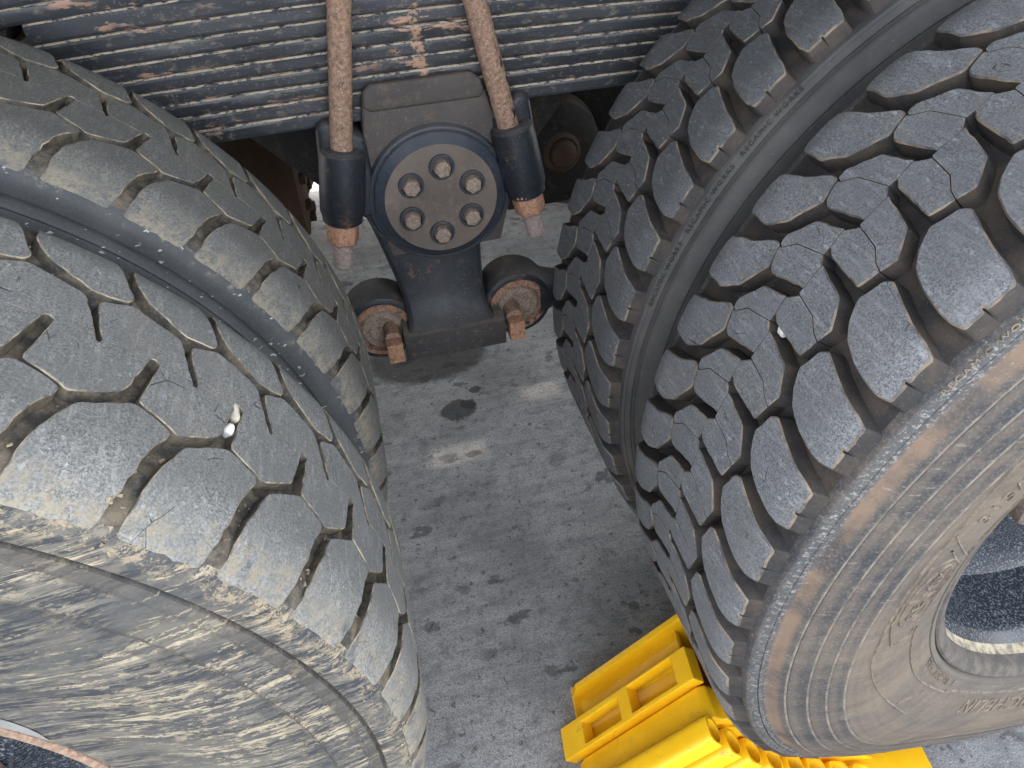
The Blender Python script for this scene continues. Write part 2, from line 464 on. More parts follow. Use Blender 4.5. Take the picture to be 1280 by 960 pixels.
def leaf_mat():
    t = NT('spring_leaf_paint')
    n1 = t.noise(45, 5, 0.7, t.mapping(scale=(0.35, 1, 1.3)))
    c = t.mix(t.ramp(t.noise(10, 4, 0.6, t.mapping(scale=(.5, 1, 2))), 0.35, 0.7), (0.022, 0.025, 0.030), (0.042, 0.046, 0.054))
    fine = t.noise(420, 3, 0.7)
    sp = t.math('MULTIPLY', t.ramp(t.noise(260, 3, 0.6), 0.60, 0.67), t.ramp(t.noise(14, 3), 0.38, 0.6))
    c = t.mix(t.math('MULTIPLY', sp, 0.32), c, (0.30, 0.28, 0.25))
    ru = t.math('MULTIPLY', t.ramp(n1, 0.60, 0.64), t.ramp(t.noise(9, 2), 0.47, 0.56))
    c = t.mix(t.math('MULTIPLY', ru, 0.85), c, (0.36, 0.215, 0.15))
    gm = t.math('MULTIPLY', t.ramp(t.noise(120, 5, 0.8, t.mapping(scale=(0.5, 1, 1))), 0.56, 0.62), 0.4)
    c = t.mix(gm, c, (0.22, 0.185, 0.15))
    # bare rusty spot where the centre clip wore the paint off each leaf
    sx = t.n('ShaderNodeSeparateXYZ'); t.l(t.pos, sx.inputs[0])
    cx = t.math('ABSOLUTE', t.math('SUBTRACT', t.math('SUBTRACT', sx.outputs[0], 0.006), t.math('MULTIPLY', t.math('SUBTRACT', t.noise(120, 3), 0.5), 0.02)))
    cm = t.math('MULTIPLY', t.math('MULTIPLY', t.ramp(cx, 0.0075, 0.0055, 0, 1), t.ramp(sx.outputs[2], 0.960, 0.955, 0, 1)), t.ramp(t.noise(70, 4, 0.7, t.mapping(scale=(1, 1, 1.2), loc=(0, 0, 3))), 0.44, 0.50))
    c = t.mix(t.math('MULTIPLY', cm, 0.8), c, (0.36, 0.215, 0.14))
    return t.out(c, 0.42, t.math('ADD', fine, ru), 0.35, 0.0006, spec=0.5)


def lip_mat():
    t = NT('dusty_leaf_edge')
    g = t.noise(160, 5, 0.75, t.mapping(scale=(0.6, 1, 1)))
    m = t.ramp(g, 0.42, 0.52)
    c = t.mix(m, (0.035, 0.036, 0.040), (0.43, 0.36, 0.28))
    c = t.mix(t.math('MULTIPLY', t.ramp(t.noise(24, 4), 0.60, 0.66), 0.5), c, (0.36, 0.225, 0.15))
    return t.out(c, 0.85, g, 0.8, 0.0012)


M_LEAF, M_LIP = leaf_mat(), lip_mat()


def rust_mat(name, a, b, d=(0.05, 0.035, 0.028), flake=0.35):
    t = NT(name)
    n1 = t.noise(220, 5, 0.75)
    c = t.mix(t.ramp(n1, 0.35, 0.65), a, b)
    c = t.mix(t.math('MULTIPLY', t.ramp(t.noise(90, 4, 0.7), 0.56, 0.64), flake), c, d)
    c = t.mix(t.math('MULTIPLY', t.ramp(t.noise(420, 2), 0.62, 0.68), 0.5), c, (0.5, 0.42, 0.34))
    return t.out(c, 0.85, n1, 0.6, 0.0008, spec=0.3)


M_RUST = rust_mat('brown_rusty_rod', (0.150, 0.090, 0.062), (0.285, 0.185, 0.132), flake=0.5)
def cracked_rust():
    m = rust_mat('cracked_rusty_rod', (0.150, 0.090, 0.062), (0.285, 0.185, 0.132), flake=0.5)
    t = m.node_tree
    b = t.nodes['Principled BSDF']
    src = b.inputs['Base Color'].links[0].from_socket
    g = t.nodes.new('ShaderNodeNewGeometry')
    mp = t.nodes.new('ShaderNodeMapping'); mp.inputs['Scale'].default_value = (1.3, 1, 0.55); mp.inputs['Rotation'].default_value = (0, 0.5, 0)
    nz = t.nodes.new('ShaderNodeTexNoise'); nz.inputs['Scale'].default_value = 120; nz.inputs['Detail'].default_value = 5
    r1 = t.nodes.new('ShaderNodeMapRange'); r1.inputs[1].default_value = 0.54; r1.inputs[2].default_value = 0.57
    sx = t.nodes.new('ShaderNodeSeparateXYZ')
    r2 = t.nodes.new('ShaderNodeMapRange'); r2.inputs[1].default_value = 0.93; r2.inputs[2].default_value = 0.86; r2.interpolation_type = 'SMOOTHSTEP'
    r3 = t.nodes.new('ShaderNodeMapRange'); r3.inputs[1].default_value = 0.770; r3.inputs[2].default_value = 0.80; r3.interpolation_type = 'SMOOTHSTEP'
    r4 = t.nodes.new('ShaderNodeMapRange'); r4.inputs[1].default_value = 0.003; r4.inputs[2].default_value = 0.007
    ln = t.nodes.new('ShaderNodeMath'); ln.operation = 'MULTIPLY_ADD'; ln.inputs[1].default_value = 0.195; ln.inputs[2].default_value = -0.264
    ad = t.nodes.new('ShaderNodeMath'); ad.operation = 'ADD'
    m1 = t.nodes.new('ShaderNodeMath'); m1.operation = 'MULTIPLY'
    m2 = t.nodes.new('ShaderNodeMath'); m2.operation = 'MULTIPLY'
    m3 = t.nodes.new('ShaderNodeMath'); m3.operation = 'MULTIPLY'
    mx = t.nodes.new('ShaderNodeMix'); mx.data_type = 'RGBA'; mx.inputs[7].default_value = (0.012, 0.011, 0.012, 1)
    L = t.links.new
    L(g.outputs['Position'], mp.inputs[0]); L(mp.outputs[0], nz.inputs[0]); L(nz.outputs[0], r1.inputs[0])
    L(g.outputs['Position'], sx.inputs[0]); L(sx.outputs[2], r2.inputs[0]); L(sx.outputs[2], r3.inputs[0])
    L(sx.outputs[2], ln.inputs[0]); L(ln.outputs[0], ad.inputs[0]); L(sx.outputs[0], ad.inputs[1]); L(ad.outputs[0], r4.inputs[0])
    L(r1.outputs[0], m1.inputs[0]); L(r2.outputs[0], m1.inputs[1]); L(m1.outputs[0], m2.inputs[0]); L(r3.outputs[0], m2.inputs[1])
    L(m2.outputs[0], m3.inputs[0]); L(r4.outputs[0], m3.inputs[1])
    L(m3.outputs[0], mx.inputs[0]); L(src, mx.inputs[6]); L(mx.outputs[2], b.inputs['Base Color'])
    return m


M_RUST2 = cracked_rust()
M_NUT = rust_mat('orange_rusty_nut', (0.21, 0.105, 0.062), (0.36, 0.205, 0.130), flake=0.35)
M_RING = rust_mat('flaking_rusty_ring', (0.13, 0.075, 0.050), (0.30, 0.17, 0.115), (0.03, 0.026, 0.025), flake=0.8)
M_THR = rust_mat('grey_rusty_thread', (0.19, 0.15, 0.135), (0.29, 0.24, 0.22), flake=0.1)
M_BOLT = rust_mat('dull_brown_bolt', (0.13, 0.095, 0.072), (0.24, 0.185, 0.15), flake=0.35)
M_RIMR = rust_mat('rusty_rim_edge', (0.20, 0.14, 0.11), (0.40, 0.26, 0.18), flake=0.3)


def rim_mat():
    t = NT('black_speckled_rim_paint')
    sp = t.ramp(t.noise(330, 3, 0.7), 0.50, 0.66)
    c = t.mix(t.math('MULTIPLY', sp, 0.45), (0.018, 0.024, 0.034), (0.34, 0.36, 0.38))
    return t.out(c, t.ramp(sp, 0, 1, 0.22, 0.7), t.noise(300, 2), 0.15, 0.0005)


M_RIM = rim_mat()


def dust_mat():
    t = NT('pale_dried_dust')
    n1 = t.noise(80, 5, 0.7)
    c = t.mix(t.ramp(n1, 0.35, 0.6), (0.16, 0.14, 0.11), (0.46, 0.40, 0.29))
    return t.out(c, 0.9, n1, 0.6, 0.001)


M_DUST = dust_mat()
M_FLG = rubber_side('dusty_rim_flange', (0.075, 0.068, 0.063), (0.17, 0.14, 0.118), 0.7, 60)


def yellow_mat():
    t = NT('yellow_plastic')
    n1 = t.noise(18, 5, 0.6)
    c = t.mix(t.ramp(n1, 0.35, 0.7), (0.84, 0.45, 0.006), (0.91, 0.515, 0.010))
    rubm = t.math('MULTIPLY', t.ramp(t.noise(50, 6, 0.8, t.mapping(scale=(.35, 1, 1), rot=(0, .7, 0))), 0.60, 0.66), t.ramp(t.noise(16, 3), 0.45, 0.6))
    c = t.mix(t.math('MULTIPLY', rubm, 0.55), c, (0.20, 0.17, 0.12))
    g = t.math('MULTIPLY', t.ramp(t.noise(70, 5, 0.7, t.mapping(scale=(1, 1, .5))), 0.58, 0.70), t.ramp(t.noise(9, 3), 0.42, 0.62))
    c = t.mix(t.math('MULTIPLY', g, 0.45), c, (0.34, 0.22, 0.07))
    s2 = t.ramp(t.noise(330, 2), 0.68, 0.72)
    c = t.mix(t.math('MULTIPLY', s2, 0.5), c, (0.25, 0.18, 0.08))
    t.b.inputs['Subsurface Weight'].default_value = 0.0
    return t.out(c, 0.42, t.noise(240, 3), 0.12, 0.0005, spec=0.4)


M_YEL = yellow_mat()


def ground_mat():
    t = NT('grey_concrete')
    fine = t.noise(330, 4, 0.75)
    grain = t.voro(420)
    c = t.mix(t.ramp(fine, 0.3, 0.7), (0.235, 0.234, 0.232), (0.54, 0.535, 0.525))
    # faint brushed lines across the slab
    ln = t.noise(30, 5, 0.7, t.mapping(scale=(0.22, 1.5, 1), rot=(0, 0, 0.05)))
    c = t.mix(t.math('MULTIPLY', t.ramp(ln, 0.45, 0.62), 0.28), c, (0.125, 0.128, 0.132))
    gg = t.noise(170, 5, 0.8)
    c = t.mix(t.math('MULTIPLY', t.ramp(gg, 0.52, 0.62), 0.55), c, (0.10, 0.102, 0.106))
    mid = t.noise(34, 5, 0.75)
    c = t.mix(t.math('MULTIPLY', t.ramp(mid, 0.46, 0.66), 0.5), c, (0.13, 0.133, 0.138))
    cloud = t.noise(2.6, 5, 0.6)
    c = t.mix(t.math('MULTIPLY', t.ramp(cloud, 0.42, 0.62), 0.5), c, (0.115, 0.117, 0.122))
    # dark drips
    dr = t.noise(17, 4, 0.55, t.mapping(scale=(0.7, 1.1, 1)))
    dm = t.math('MULTIPLY', t.ramp(dr, 0.595, 0.64), t.ramp(t.noise(3, 2), 0.35, 0.55))
    c = t.mix(t.math('MULTIPLY', dm, 0.65), c, (0.045, 0.046, 0.05))
    dr2 = t.ramp(t.noise(60, 3, 0.6), 0.62, 0.67)
    c = t.mix(t.math('MULTIPLY', dr2, 0.6), c, (0.04, 0.04, 0.043))
    pale = t.ramp(t.noise(120, 3, 0.6), 0.66, 0.72)
    c = t.mix(t.math('MULTIPLY', pale, 0.35), c, (0.5, 0.5, 0.49))
    # oil spots under the bogie
    wob = t.math('MULTIPLY', t.math('SUBTRACT', t.noise(42, 6, 0.75), 0.5), 0.05)
    sx = t.n('ShaderNodeSeparateXYZ'); t.l(t.pos, sx.inputs[0])
    for (x, y, a, b, k) in ((0.028, 0.985, 0.045, 0.036, 0.8), (0.080, 1.045, 0.016, 0.012, 0.8), (-0.01, 1.22, 0.16, 0.12, 0.8), (0.055, 0.999, 0.018, 0.02, 0.75)):
        dx = t.math('DIVIDE', t.math('SUBTRACT', sx.outputs[0], x), a)
        dy = t.math('DIVIDE', t.math('SUBTRACT', sx.outputs[1], y), b)
        e = t.math('SQRT', t.math('ADD', t.math('MULTIPLY', dx, dx), t.math('MULTIPLY', dy, dy)))
        e = t.math('ADD', e, t.math('DIVIDE', wob, max(a, .03)))
        c = t.mix(t.math('MULTIPLY', t.ramp(e, 1.08, 0.86), k), c, (0.035, 0.033, 0.031))
    h = t.math('ADD', t.math('MULTIPLY', fine, 1.0), t.math('MULTIPLY', grain, 0.6))
    return t.out(c, 0.85, h, 0.7, 0.0016, spec=0.3)


M_GND = ground_mat()


def plain(name, c, rough=0.8, scale=120, var=0.3):
    t = NT(name)
    n1 = t.noise(scale, 4, 0.7)
    cc = t.mix(t.ramp(n1, 0.3, 0.7), tuple(x * (1 - var) for x in c), c)
    return t.out(cc, rough, n1, 0.4, 0.001)


M_STONE = plain('pale_stone', (0.72, 0.66, 0.52))
M_STONE2 = plain('white_stone', (0.78, 0.78, 0.74))
M_PLUG = plain('grey_sliver', (0.20, 0.21, 0.20))
M_GRIT = plain('pale_grit', (0.36, 0.35, 0.33), 0.9, 60)
M_GRIT2 = plain('tan_grit', (0.34, 0.28, 0.19), 0.9, 60)
M_STICK = plain('scuffed_white_tape', (0.27, 0.27, 0.26), 0.5, 40)
M_BED = plain('tipper_body_steel', (0.12, 0.12, 0.12))

# ------------------------------------------------------------------ the ground
bm = bmesh.new()
S = 120
vv = [bm.verts.new(p) for p in ((-S, -S, 0), (S, -S, 0), (S, S, 0), (-S, S, 0))]
bm.faces.new(vv)
tag(put('ground', finish(bm), None, M_GND), 'grey stained concrete yard surface under the truck', None, None, 'structure')

# ------------------------------------------------------------------ tyres
XR, XL, ZR, ZL = 0.6827, -0.6506, 0.525, 0.515
DR, DL = 2 * PI / 50, 2 * PI / 48
SEP = 0.3416
YC = 0.133

R_I = [(.966, .247), (.83, .2525), (.50, .2535), (.34, .248), (.19, .217), (-.012, .194), (-.007, .187), (.30, .1805), (.74, .197), (.95, .217)]
R_A1 = [(1.50, .171), (1.39, .1420), (1.64, .1399), (1.748, .1398), (1.852, .1705), (2.005, .1818), (1.975, .1875), (1.86, .188)]
R_A2 = [(1.755, .1398), (1.775, .1396), (1.86, .1333), (2.185, .1333), (2.33, .173), (2.26, .180), (2.020, .1855), (2.014, .1816), (1.860, .1700)]
R_B1 = [(1.84, .1328), (1.98, .0985), (2.30, .083), (2.50, .0862), (2.455, .0950), (2.330, .1065), (2.268, .1305), (2.255, .1328)]
R_B2 = [(2.51, .0866), (2.78, .092), (2.715, .1335), (2.645, .1394), (2.395, .1413), (2.285, .1330), (2.277, .1305), (2.339, .1070), (2.463, .0955)]
R_O = [(2.55, .0790), (2.485, .072), (2.600, .052), (2.680, .036), (2.745, .018), (2.820, .008), (3.155, .008), (3.160, .0108), (3.182, .0108), (3.187, .008), (3.43, .008), (3.47, .018), (3.39, .048), (3.26, .067), (3.10, .077), (2.86, .085)]
# joints that stay all but closed: (points), each a polyline in the same coordinates
R_TIGHT = [[(1.39, .1420), (1.64, .1399), (1.748, .1398)], [(2.39, .1420), (2.64, .1399)], [(1.84, .1330), (2.185, .1330)],
           [(1.752, .1398), (1.856, .1702), (2.010, .1817), (1.998, .187)], [(2.505, .0864), (2.459, .0952), (2.335, .1067), (2.272, .1305), (2.26, .1330)]]
L_I = [(1.03, .246), (1.10, .2595), (1.25, .2635), (1.72, .2635), (1.80, .254), (1.90, .233), (2.10, .200), (2.05, .1915), (1.70, .1865), (1.25, .2035), (1.06, .222)]
L_A = [(.805, .176), (1.09, .1895), (1.66, .1775), (1.835, .13865), (1.475, .13865), (1.42, .1435), (1.38, .1420), (1.365, .13865), (.915, .13865), (.905, .1350)]
L_A = [(.775, .178), (1.09, .1908), (1.66, .1792), (1.845, .13865), (1.475, .13865), (1.43, .1425), (1.39, .1415), (1.372, .13865), (.905, .13865)]
L_B = [(1.475, .1383), (1.345, .0938), (1.69, .0828), (1.755, .0785), (1.905, .0842), (2.205, .0978), (2.372, .1383), (1.905, .1383), (1.89, .1350), (1.862, .1355), (1.845, .1383)]
L_TIGHT = [[(-1, .1385), (4, .1385)]]
L_O = [(1.505, .0020), (1.605, .037), (1.845, .0720), (2.316, .0915), (2.690, .0805), (2.690, .0745), (2.485, .047), (2.325, .0020)]


def prof_right(y):
    o = min(y, 0.262 - y)
    if o > 0.035: return 0.535
    return 0.535 - 0.0075 * ((0.035 - o) / 0.027) ** 2


def prof_left(y):
    o = min(y, 0.266 - y)
    if o > 0.05: return 0.5205
    return 0.5205 - 0.0225 * ((0.05 - o) / 0.050) ** 2.1


def area2(P):
    return sum(P[i][0] * P[(i + 1) % len(P)][1] - P[(i + 1) % len(P)][0] * P[i][1] for i in range(len(P))) / 2


def offset(P, d):
    """positive d moves outwards (P counter-clockwise)"""
    out = []
    n = len(P)
    D = d if isinstance(d, (list, tuple)) else [d] * n
    for i in range(n):
        d = D[i]
        a, b, c = Vector(P[i - 1]), Vector(P[i]), Vector(P[(i + 1) % n])
        e1, e2 = (b - a), (c - b)
        if e1.length < 1e-7 or e2.length < 1e-7:
            out.append(tuple(b)); continue
        e1.normalize(); e2.normalize()
        n1, n2 = Vector((e1.y, -e1.x)), Vector((e2.y, -e2.x))
        v = (n1 + n2); k = max(1 + n1.dot(n2), 0.55)
        out.append(tuple(b + v * (d / k)))
    return out


def rounded(P, rad, keep):
    out = []
    n = len(P)
    for i in range(n):
        a, b, c = Vector(P[i - 1]), Vector(P[i]), Vector(P[(i + 1) % n])
        l1, l2 = (a - b).length, (c - b).length
        rd = 0.0007 if keep[i] else rad
        r1, r2 = min(rd, l1 * .38), min(rd, l2 * .38)
        p, q = b + (a - b).normalized() * r1, b + (c - b).normalized() * r2
        m = (p + q) * 0.25 + b * 0.5
        out += [tuple(p), tuple(m), tuple(q)]
    return out


def block_mesh(poly, pitch, R, floor, prof, side, u0, tight, edge, rng, draft=0.0016, jit=0.00035, grow=0.0, rad=0.003):
    """one moulded rubber block. poly in (pitches, lateral metres); side -1 right wheel, +1 left wheel"""
    k = pitch * R
    P = [((u - u0) * k, y) for u, y in poly]
    if area2(P) < 0: P = P[::-1]
    TG = [[Vector((u * k, y)) for u, y in seg] for seg in (tight or [])]

    def near(q, lim):
        q = Vector(q)
        for seg in TG:
            for a, b in zip(seg, seg[1:]):
                ab = b - a
                t = max(0, min(1, (q - a).dot(ab) / ab.length_squared))
                if (a + ab * t - q).length < lim: return True
        return False
    P = rounded(P, rad, [near(q, 0.0012) for q in P])
    # split long edges, and wobble them a little
    Q = []
    for i in range(len(P)):
        a, b = Vector(P[i]), Vector(P[(i + 1) % len(P)])
        L = (b - a).length
        m = max(1, int(L / 0.006))
        for j in range(m):
            q = a.lerp(b, j / m)
            if j and not near(q, 0.0012): q = q + Vector((rng.uniform(-jit, jit), rng.uniform(-jit, jit)))
            Q.append(tuple(q))
    tn = [near(q, 0.0012) for q in Q]
    r0 = offset(Q, [0.0 if t else draft for t in tn])
    ed = [0.00018 if t else edge for t in tn]
    r2 = offset(Q, [-e for e in ed])
    def W(p, r):
        ph = -p[0] / R
        return Vector((side * r * math.cos(ph), p[1], r * math.sin(ph)))
    bm = bmesh.new()
    def low(p, q):
        o = min(q[1], 0.264 - q[1])
        if side > 0 and o < 0.024: return W(q, prof(q[1]) - 0.006)
        pp = p
        if o < 0.016:
            sgn = -1 if q[1] < 0.13 else 1
            pp = (p[0], q[1] + sgn * 0.0065)
        return W(pp, floor - 0.003)
    A = [bm.verts.new(low(p, q)) for p, q in zip(r0, Q)]
    B = [bm.verts.new(W(p, prof(p[1]) - e)) for p, e in zip(Q, ed)]
    n = len(Q)
    # cap
    xs = [p[0] for p in r2]; ys = [p[1] for p in r2]
    pts = [Vector(p) for p in r2]
    g = 0.010
    def inside(x, y):
        c = False; j = n - 1
        for i in range(n):
            if ((r2[i][1] > y) != (r2[j][1] > y)) and (x < (r2[j][0] - r2[i][0]) * (y - r2[i][1]) / (r2[j][1] - r2[i][1] + 1e-12) + r2[i][0]): c = not c
            j = i
        return c
    def far(x, y):
        return min((x - p[0]) ** 2 + (y - p[1]) ** 2 for p in r2) > (g * .5) ** 2
    x = min(xs) + g * .6
    while x < max(xs):
        y = min(ys) + g * .6
        while y < max(ys):
            if inside(x, y) and far(x, y): pts.append(Vector((x, y)))
            y += g
        x += g
    ov, oe, of, ovi, oei, ofi = delaunay_2d_cdt(pts, [], [list(range(n))], 1, 1e-6)
    V = []
    for v in ov: V.append(bm.verts.new(W((v[0], v[1]), prof(v[1]))))
    idx = {}
    for i, lst in enumerate(ovi):
        for o in lst:
            if o < n: idx[o] = i
    for f in of:
        try:
            ff = bm.faces.new([V[i] for i in f]); ff.material_index = 0
        except ValueError: pass
    for i in range(n):
        j = (i + 1) % n
        f = bm.faces.new((A[i], A[j], B[j], B[i])); f.material_index = 1
        a, b = V[idx[i]], V[idx[j]]
        if a is not b:
            try:
                f = bm.faces.new((B[i], B[j], b, a)); f.material_index = 0 if side > 0 and min(Q[i][1], 0.266 - Q[i][1]) < 0.012 else 2
            except ValueError: pass
    # hairline sipes: thin dark wedges standing a hair proud of nothing - cut as narrow slots
    bmesh.ops.recalc_face_normals(bm, faces=bm.faces)
    # make sure cap faces point outwards
    cf = [f for f in bm.faces if f.material_index == 0]
    if cf:
        s = sum(f.normal.dot(Vector((f.calc_center_median().x, 0, f.calc_center_median().z))) * f.calc_area() for f in cf)
        if s < 0: bmesh.ops.reverse_faces(bm, faces=bm.faces)
    for f in bm.faces: f.smooth = True
    for e in bm.edges:
        if len(e.link_faces) == 2 and e.calc_face_angle(0) > math.radians(28): e.smooth = False
    me = bpy.data.meshes.new('tread_block')
    bm.to_mesh(me); bm.free()
    return me


def interp(prof, x):
    for (a, b), (c, d) in zip(prof, prof[1:]):
        if min(a, c) <= x <= max(a, c):
            t = (x - a) / (c - a) if c != a else 0
            return b + (d - b) * t
    return prof[-1][1]


PR_R = [(0.5150, 0.006), (0.5150, 0.0012), (0.5135, -0.0022), (0.5105, -0.0036), (0.5095, -0.0024), (0.5045, -0.0048), (0.5033, -0.0056), (0.5027, -0.0036), (0.5020, -0.0058), (0.4985, -0.0064), (0.4975, -0.0052), (0.4935, -0.0064), (0.4905, -0.0098), (0.486, -0.0145),
        (0.478, -0.0175), (0.462, -0.0225), (0.445, -0.0265), (0.425, -0.0290), (0.405, -0.0290), (0.385, -0.0265), (0.365, -0.0215), (0.345, -0.0140), (0.325, -0.0045), (0.312, 0.0025), (0.3075, 0.0050), (0.3068, 0.0036), (0.3055, 0.0036), (0.3048, 0.0060), (0.3000, 0.0072), (0.2985, 0.0120), (0.2960, 0.020), (0.287, 0.022), (0.283, 0.026)]
PR_L = [(0.5027, 0.0060), (0.4992, 0.0020), (0.4955, -0.0005), (0.490, -0.0024), (0.485, -0.003), (0.479, -0.0034), (0.4778, -0.0008), (0.4762, -0.0010), (0.4755, -0.0045), (0.465, -0.0070), (0.452, -0.0092), (0.444, -0.0105), (0.4425, -0.0125), (0.440, -0.0110),
        (0.425, -0.0125), (0.405, -0.0130), (0.385, -0.0110), (0.365, -0.0075), (0.345, -0.0030), (0.325, 0.0015), (0.310, 0.0035), (0.297, 0.0052), (0.2945, 0.0085), (0.290, 0.0105), (0.285, 0.015), (0.281, 0.02)]


def squat(ang):
    t = min(1, max(0, (1.25 - ang) / 0.95))
    return t * t * (3 - 2 * t)


def carcass(side, floor, PR, ribs, zc, mats, serr=False, mark=None):
    """tyre casing: groove floor, both shoulders, sidewalls and beads. local axis Y, y measured from the outer tread edge"""
    W_ = 0.264
    fine = []
    for i in range(len(PR) - 1):
        (r0, y0), (r1, y1) = PR[i], PR[i + 1]
        m = max(1, int(round(abs(r1 - r0) / 0.006)))
        for j in range(m): fine.append((r0 + (r1 - r0) * j / m, y0 + (y1 - y0) * j / m))
    fine.append(PR[-1])
    half = []
    add = sorted(ribs, reverse=True)
    pts = list(fine)
    for rb in add:
        yb = interp([(a, b) for a, b in PR], rb)
        pts += [(rb + 0.0016, yb), (rb + 0.0004, yb - 0.0010), (rb - 0.0004, yb - 0.0010), (rb - 0.0016, yb)]
        pts = [p for p in pts if not (abs(p[0] - rb) < 0.0015 and p in fine)]
    pts.sort(key=lambda p: -p[0])
    half = pts
    prof = [(r, W_ - y, 1) for r, y in reversed(half)]
    if side > 0: prof += [(0.5067, W_ - 0.012, 0), (0.5085, W_ - 0.018, 0), (floor - 0.0004, W_ - 0.025, 0)]
    else: prof += [(floor - 0.001, W_ - 0.020, 0), (floor, W_ - 0.024, 0)]
    for i in range(1, 8): prof.append((floor, W_ - 0.020 - (W_ - 0.04) * i / 8, 0))
    if side > 0: prof += [(floor - 0.0004, 0.025, 0), (0.5085, 0.018, 0), (0.5067, 0.012, 0)]
    else: prof += [(floor, 0.024, 0), (floor - 0.001, 0.020, 0)]
    prof += [(r, y, 1) for r, y in half]
    prof += [(0.278, 0.030, 1), (0.29, 0.10, 1), (0.29, 0.164, 1), (0.278, W_ - 0.030, 1)]
    n = 288
    bm = bmesh.new()
    rings = []
    for (r, y, k) in prof:
        ring = []
        for i in range(n):
            a = 2 * PI * i / n
            rr, yy = r, y
            if serr and 0.4395 < r < 0.4435 and y < 0.1 and i % 2: yy += 0.0012
            x, z = rr * math.cos(a), rr * math.sin(a)
            ang = abs(((a + PI / 2 + PI) % (2 * PI)) - PI)            # angle from straight down
            gk = math.exp(-(ang / 0.42) ** 2)
            sh = max(0.0, 1 - ((r - 0.43) / 0.11) ** 2) if k else 0
            yy += (-1 if y < 0.13 else 1) * 0.004 * gk * sh
            if side < 0:                                       # loaded tyre creeps sideways over the contact patch
                yy += 0.034 * squat(ang) * min(1, max(0, (r - 0.30) / 0.12))
                k2 = 1 - 0.016 * squat(ang) * min(1, max(0, (r - 0.40) / 0.06))
                x, z = x * k2, z * k2
            z = max(z, -zc + 0.002)
            ring.append(bm.verts.new((x, yy, z)))
        rings.append(ring)
    L = len(prof)
    for j in range(L):
        A, B = rings[j], rings[(j + 1) % L]
        k = prof[j][2] or prof[(j + 1) % L][2]
        k = 1 if (prof[j][2] and prof[(j + 1) % L][2]) else 0
        for i in range(n):
            q = (i + 1) % n
            f = bm.faces.new((A[i], A[q], B[q], B[i]))
            f.material_index = k
    me = finish(bm, 40)
    for m in mats: me.materials.append(m)
    return me


rng = random.Random(3)


def creep(v, r):
    ang = abs(((math.atan2(v.z, v.x) + PI / 2 + PI) % (2 * PI)) - PI)
    q = squat(ang)
    k2 = 1 - 0.016 * q * min(1, max(0, (r - 0.40) / 0.06))
    return Vector((v.x * k2, v.y + 0.034 * q * min(1, max(0, (r - 0.30) / 0.12)) - 0.004 * math.exp(-(ang / 0.42) ** 2) * max(0.0, 1 - ((r - 0.43) / 0.11) ** 2), v.z * k2))


def text_mesh(body, size, ext, shear=0.0, spacing=1.0):
    cu = bpy.data.curves.new('txt', 'FONT')
    cu.body = body
    cu.size = size
    cu.extrude = ext
    cu.shear = shear
    cu.space_character = spacing
    cu.resolution_u = 3
    o = bpy.data.objects.new('txt', cu)
    COL.objects.link(o)
    bpy.context.view_layer.update()
    dg = bpy.context.evaluated_depsgraph_get()
    me = bpy.data.meshes.new_from_object(o.evaluated_get(dg))
    bpy.data.objects.remove(o)
    return me


def bend_text(body, size, r, phi0, PR, parent, mat, name='raised_lettering', ext=0.0009, side=-1, shear=0.0, spacing=1.0, proud=0.0006):
    """lettering round the outer sidewall; phi measured from the -X axis upwards"""
    me = text_mesh(body, size, ext, shear, spacing)
    bm = bmesh.new(); bm.from_mesh(me)
    bmesh.ops.subdivide_edges(bm, edges=[e for e in bm.edges if e.calc_length() > 0.008], cuts=2)
    for v in bm.verts:
        ph = phi0 + v.co.x / r
        rr = r + v.co.y
        y = interp(PR, min(max(rr, 0.29), 0.530)) - proud - v.co.z
        v.co = creep(Vector((-rr * math.cos(ph), y, rr * math.sin(ph))), rr)
    me2 = finish(bm, 30, False)
    return put(name, me2, parent, mat)


def bend_outline(pts, wdt, PR, parent, mat, name, closed=True, hgt=0.0015):
    """thin raised line on the sidewall through (phi, r) points"""
    bm = bmesh.new()
    seq = []
    n = len(pts)
    rngi = range(n if closed else n - 1)
    for i in rngi:
        a, b = pts[i], pts[(i + 1) % n]
        m = max(2, int(abs(b[0] - a[0]) * 60), int(abs(b[1] - a[1]) / 0.006))
        for j in range(m):
            seq.append((a[0] + (b[0] - a[0]) * j / m, a[1] + (b[1] - a[1]) * j / m))
    if not closed: seq.append(pts[-1])
    P2 = [(p[0] * 0.38, p[1]) for p in seq]
    N = len(seq)
    def W(ph, r, lift):
        y = interp(PR, min(max(r, 0.285), 0.511)) - lift
        return creep(Vector((-r * math.cos(ph), y, r * math.sin(ph))), r)
    rows = []
    for i in range(N):
        a = Vector(P2[i - 1]) if (i or closed) else Vector(P2[0])
        b = Vector(P2[(i + 1) % N]) if (i < N - 1 or closed) else Vector(P2[-1])
        d = (b - a)
        if d.length < 1e-9: d = Vector((1, 0))
        d.normalize()
        nn = Vector((-d.y, d.x)) * wdt / 2
        c = Vector(P2[i])
        q = []
        for s_, lift in ((1.4, -0.0005), (0.5, hgt), (-0.5, hgt), (-1.4, -0.0005)):
            e = c + nn * s_
            q.append(bm.verts.new(W(e.x / 0.38, e.y, lift)))
        rows.append(q)
    for i in range(N if closed else N - 1):
        A, B = rows[i], rows[(i + 1) % N]
        for k in range(3): bm.faces.new((A[k], A[k + 1], B[k + 1], B[k]))
    return put(name, finish(bm, 60), parent, mat)


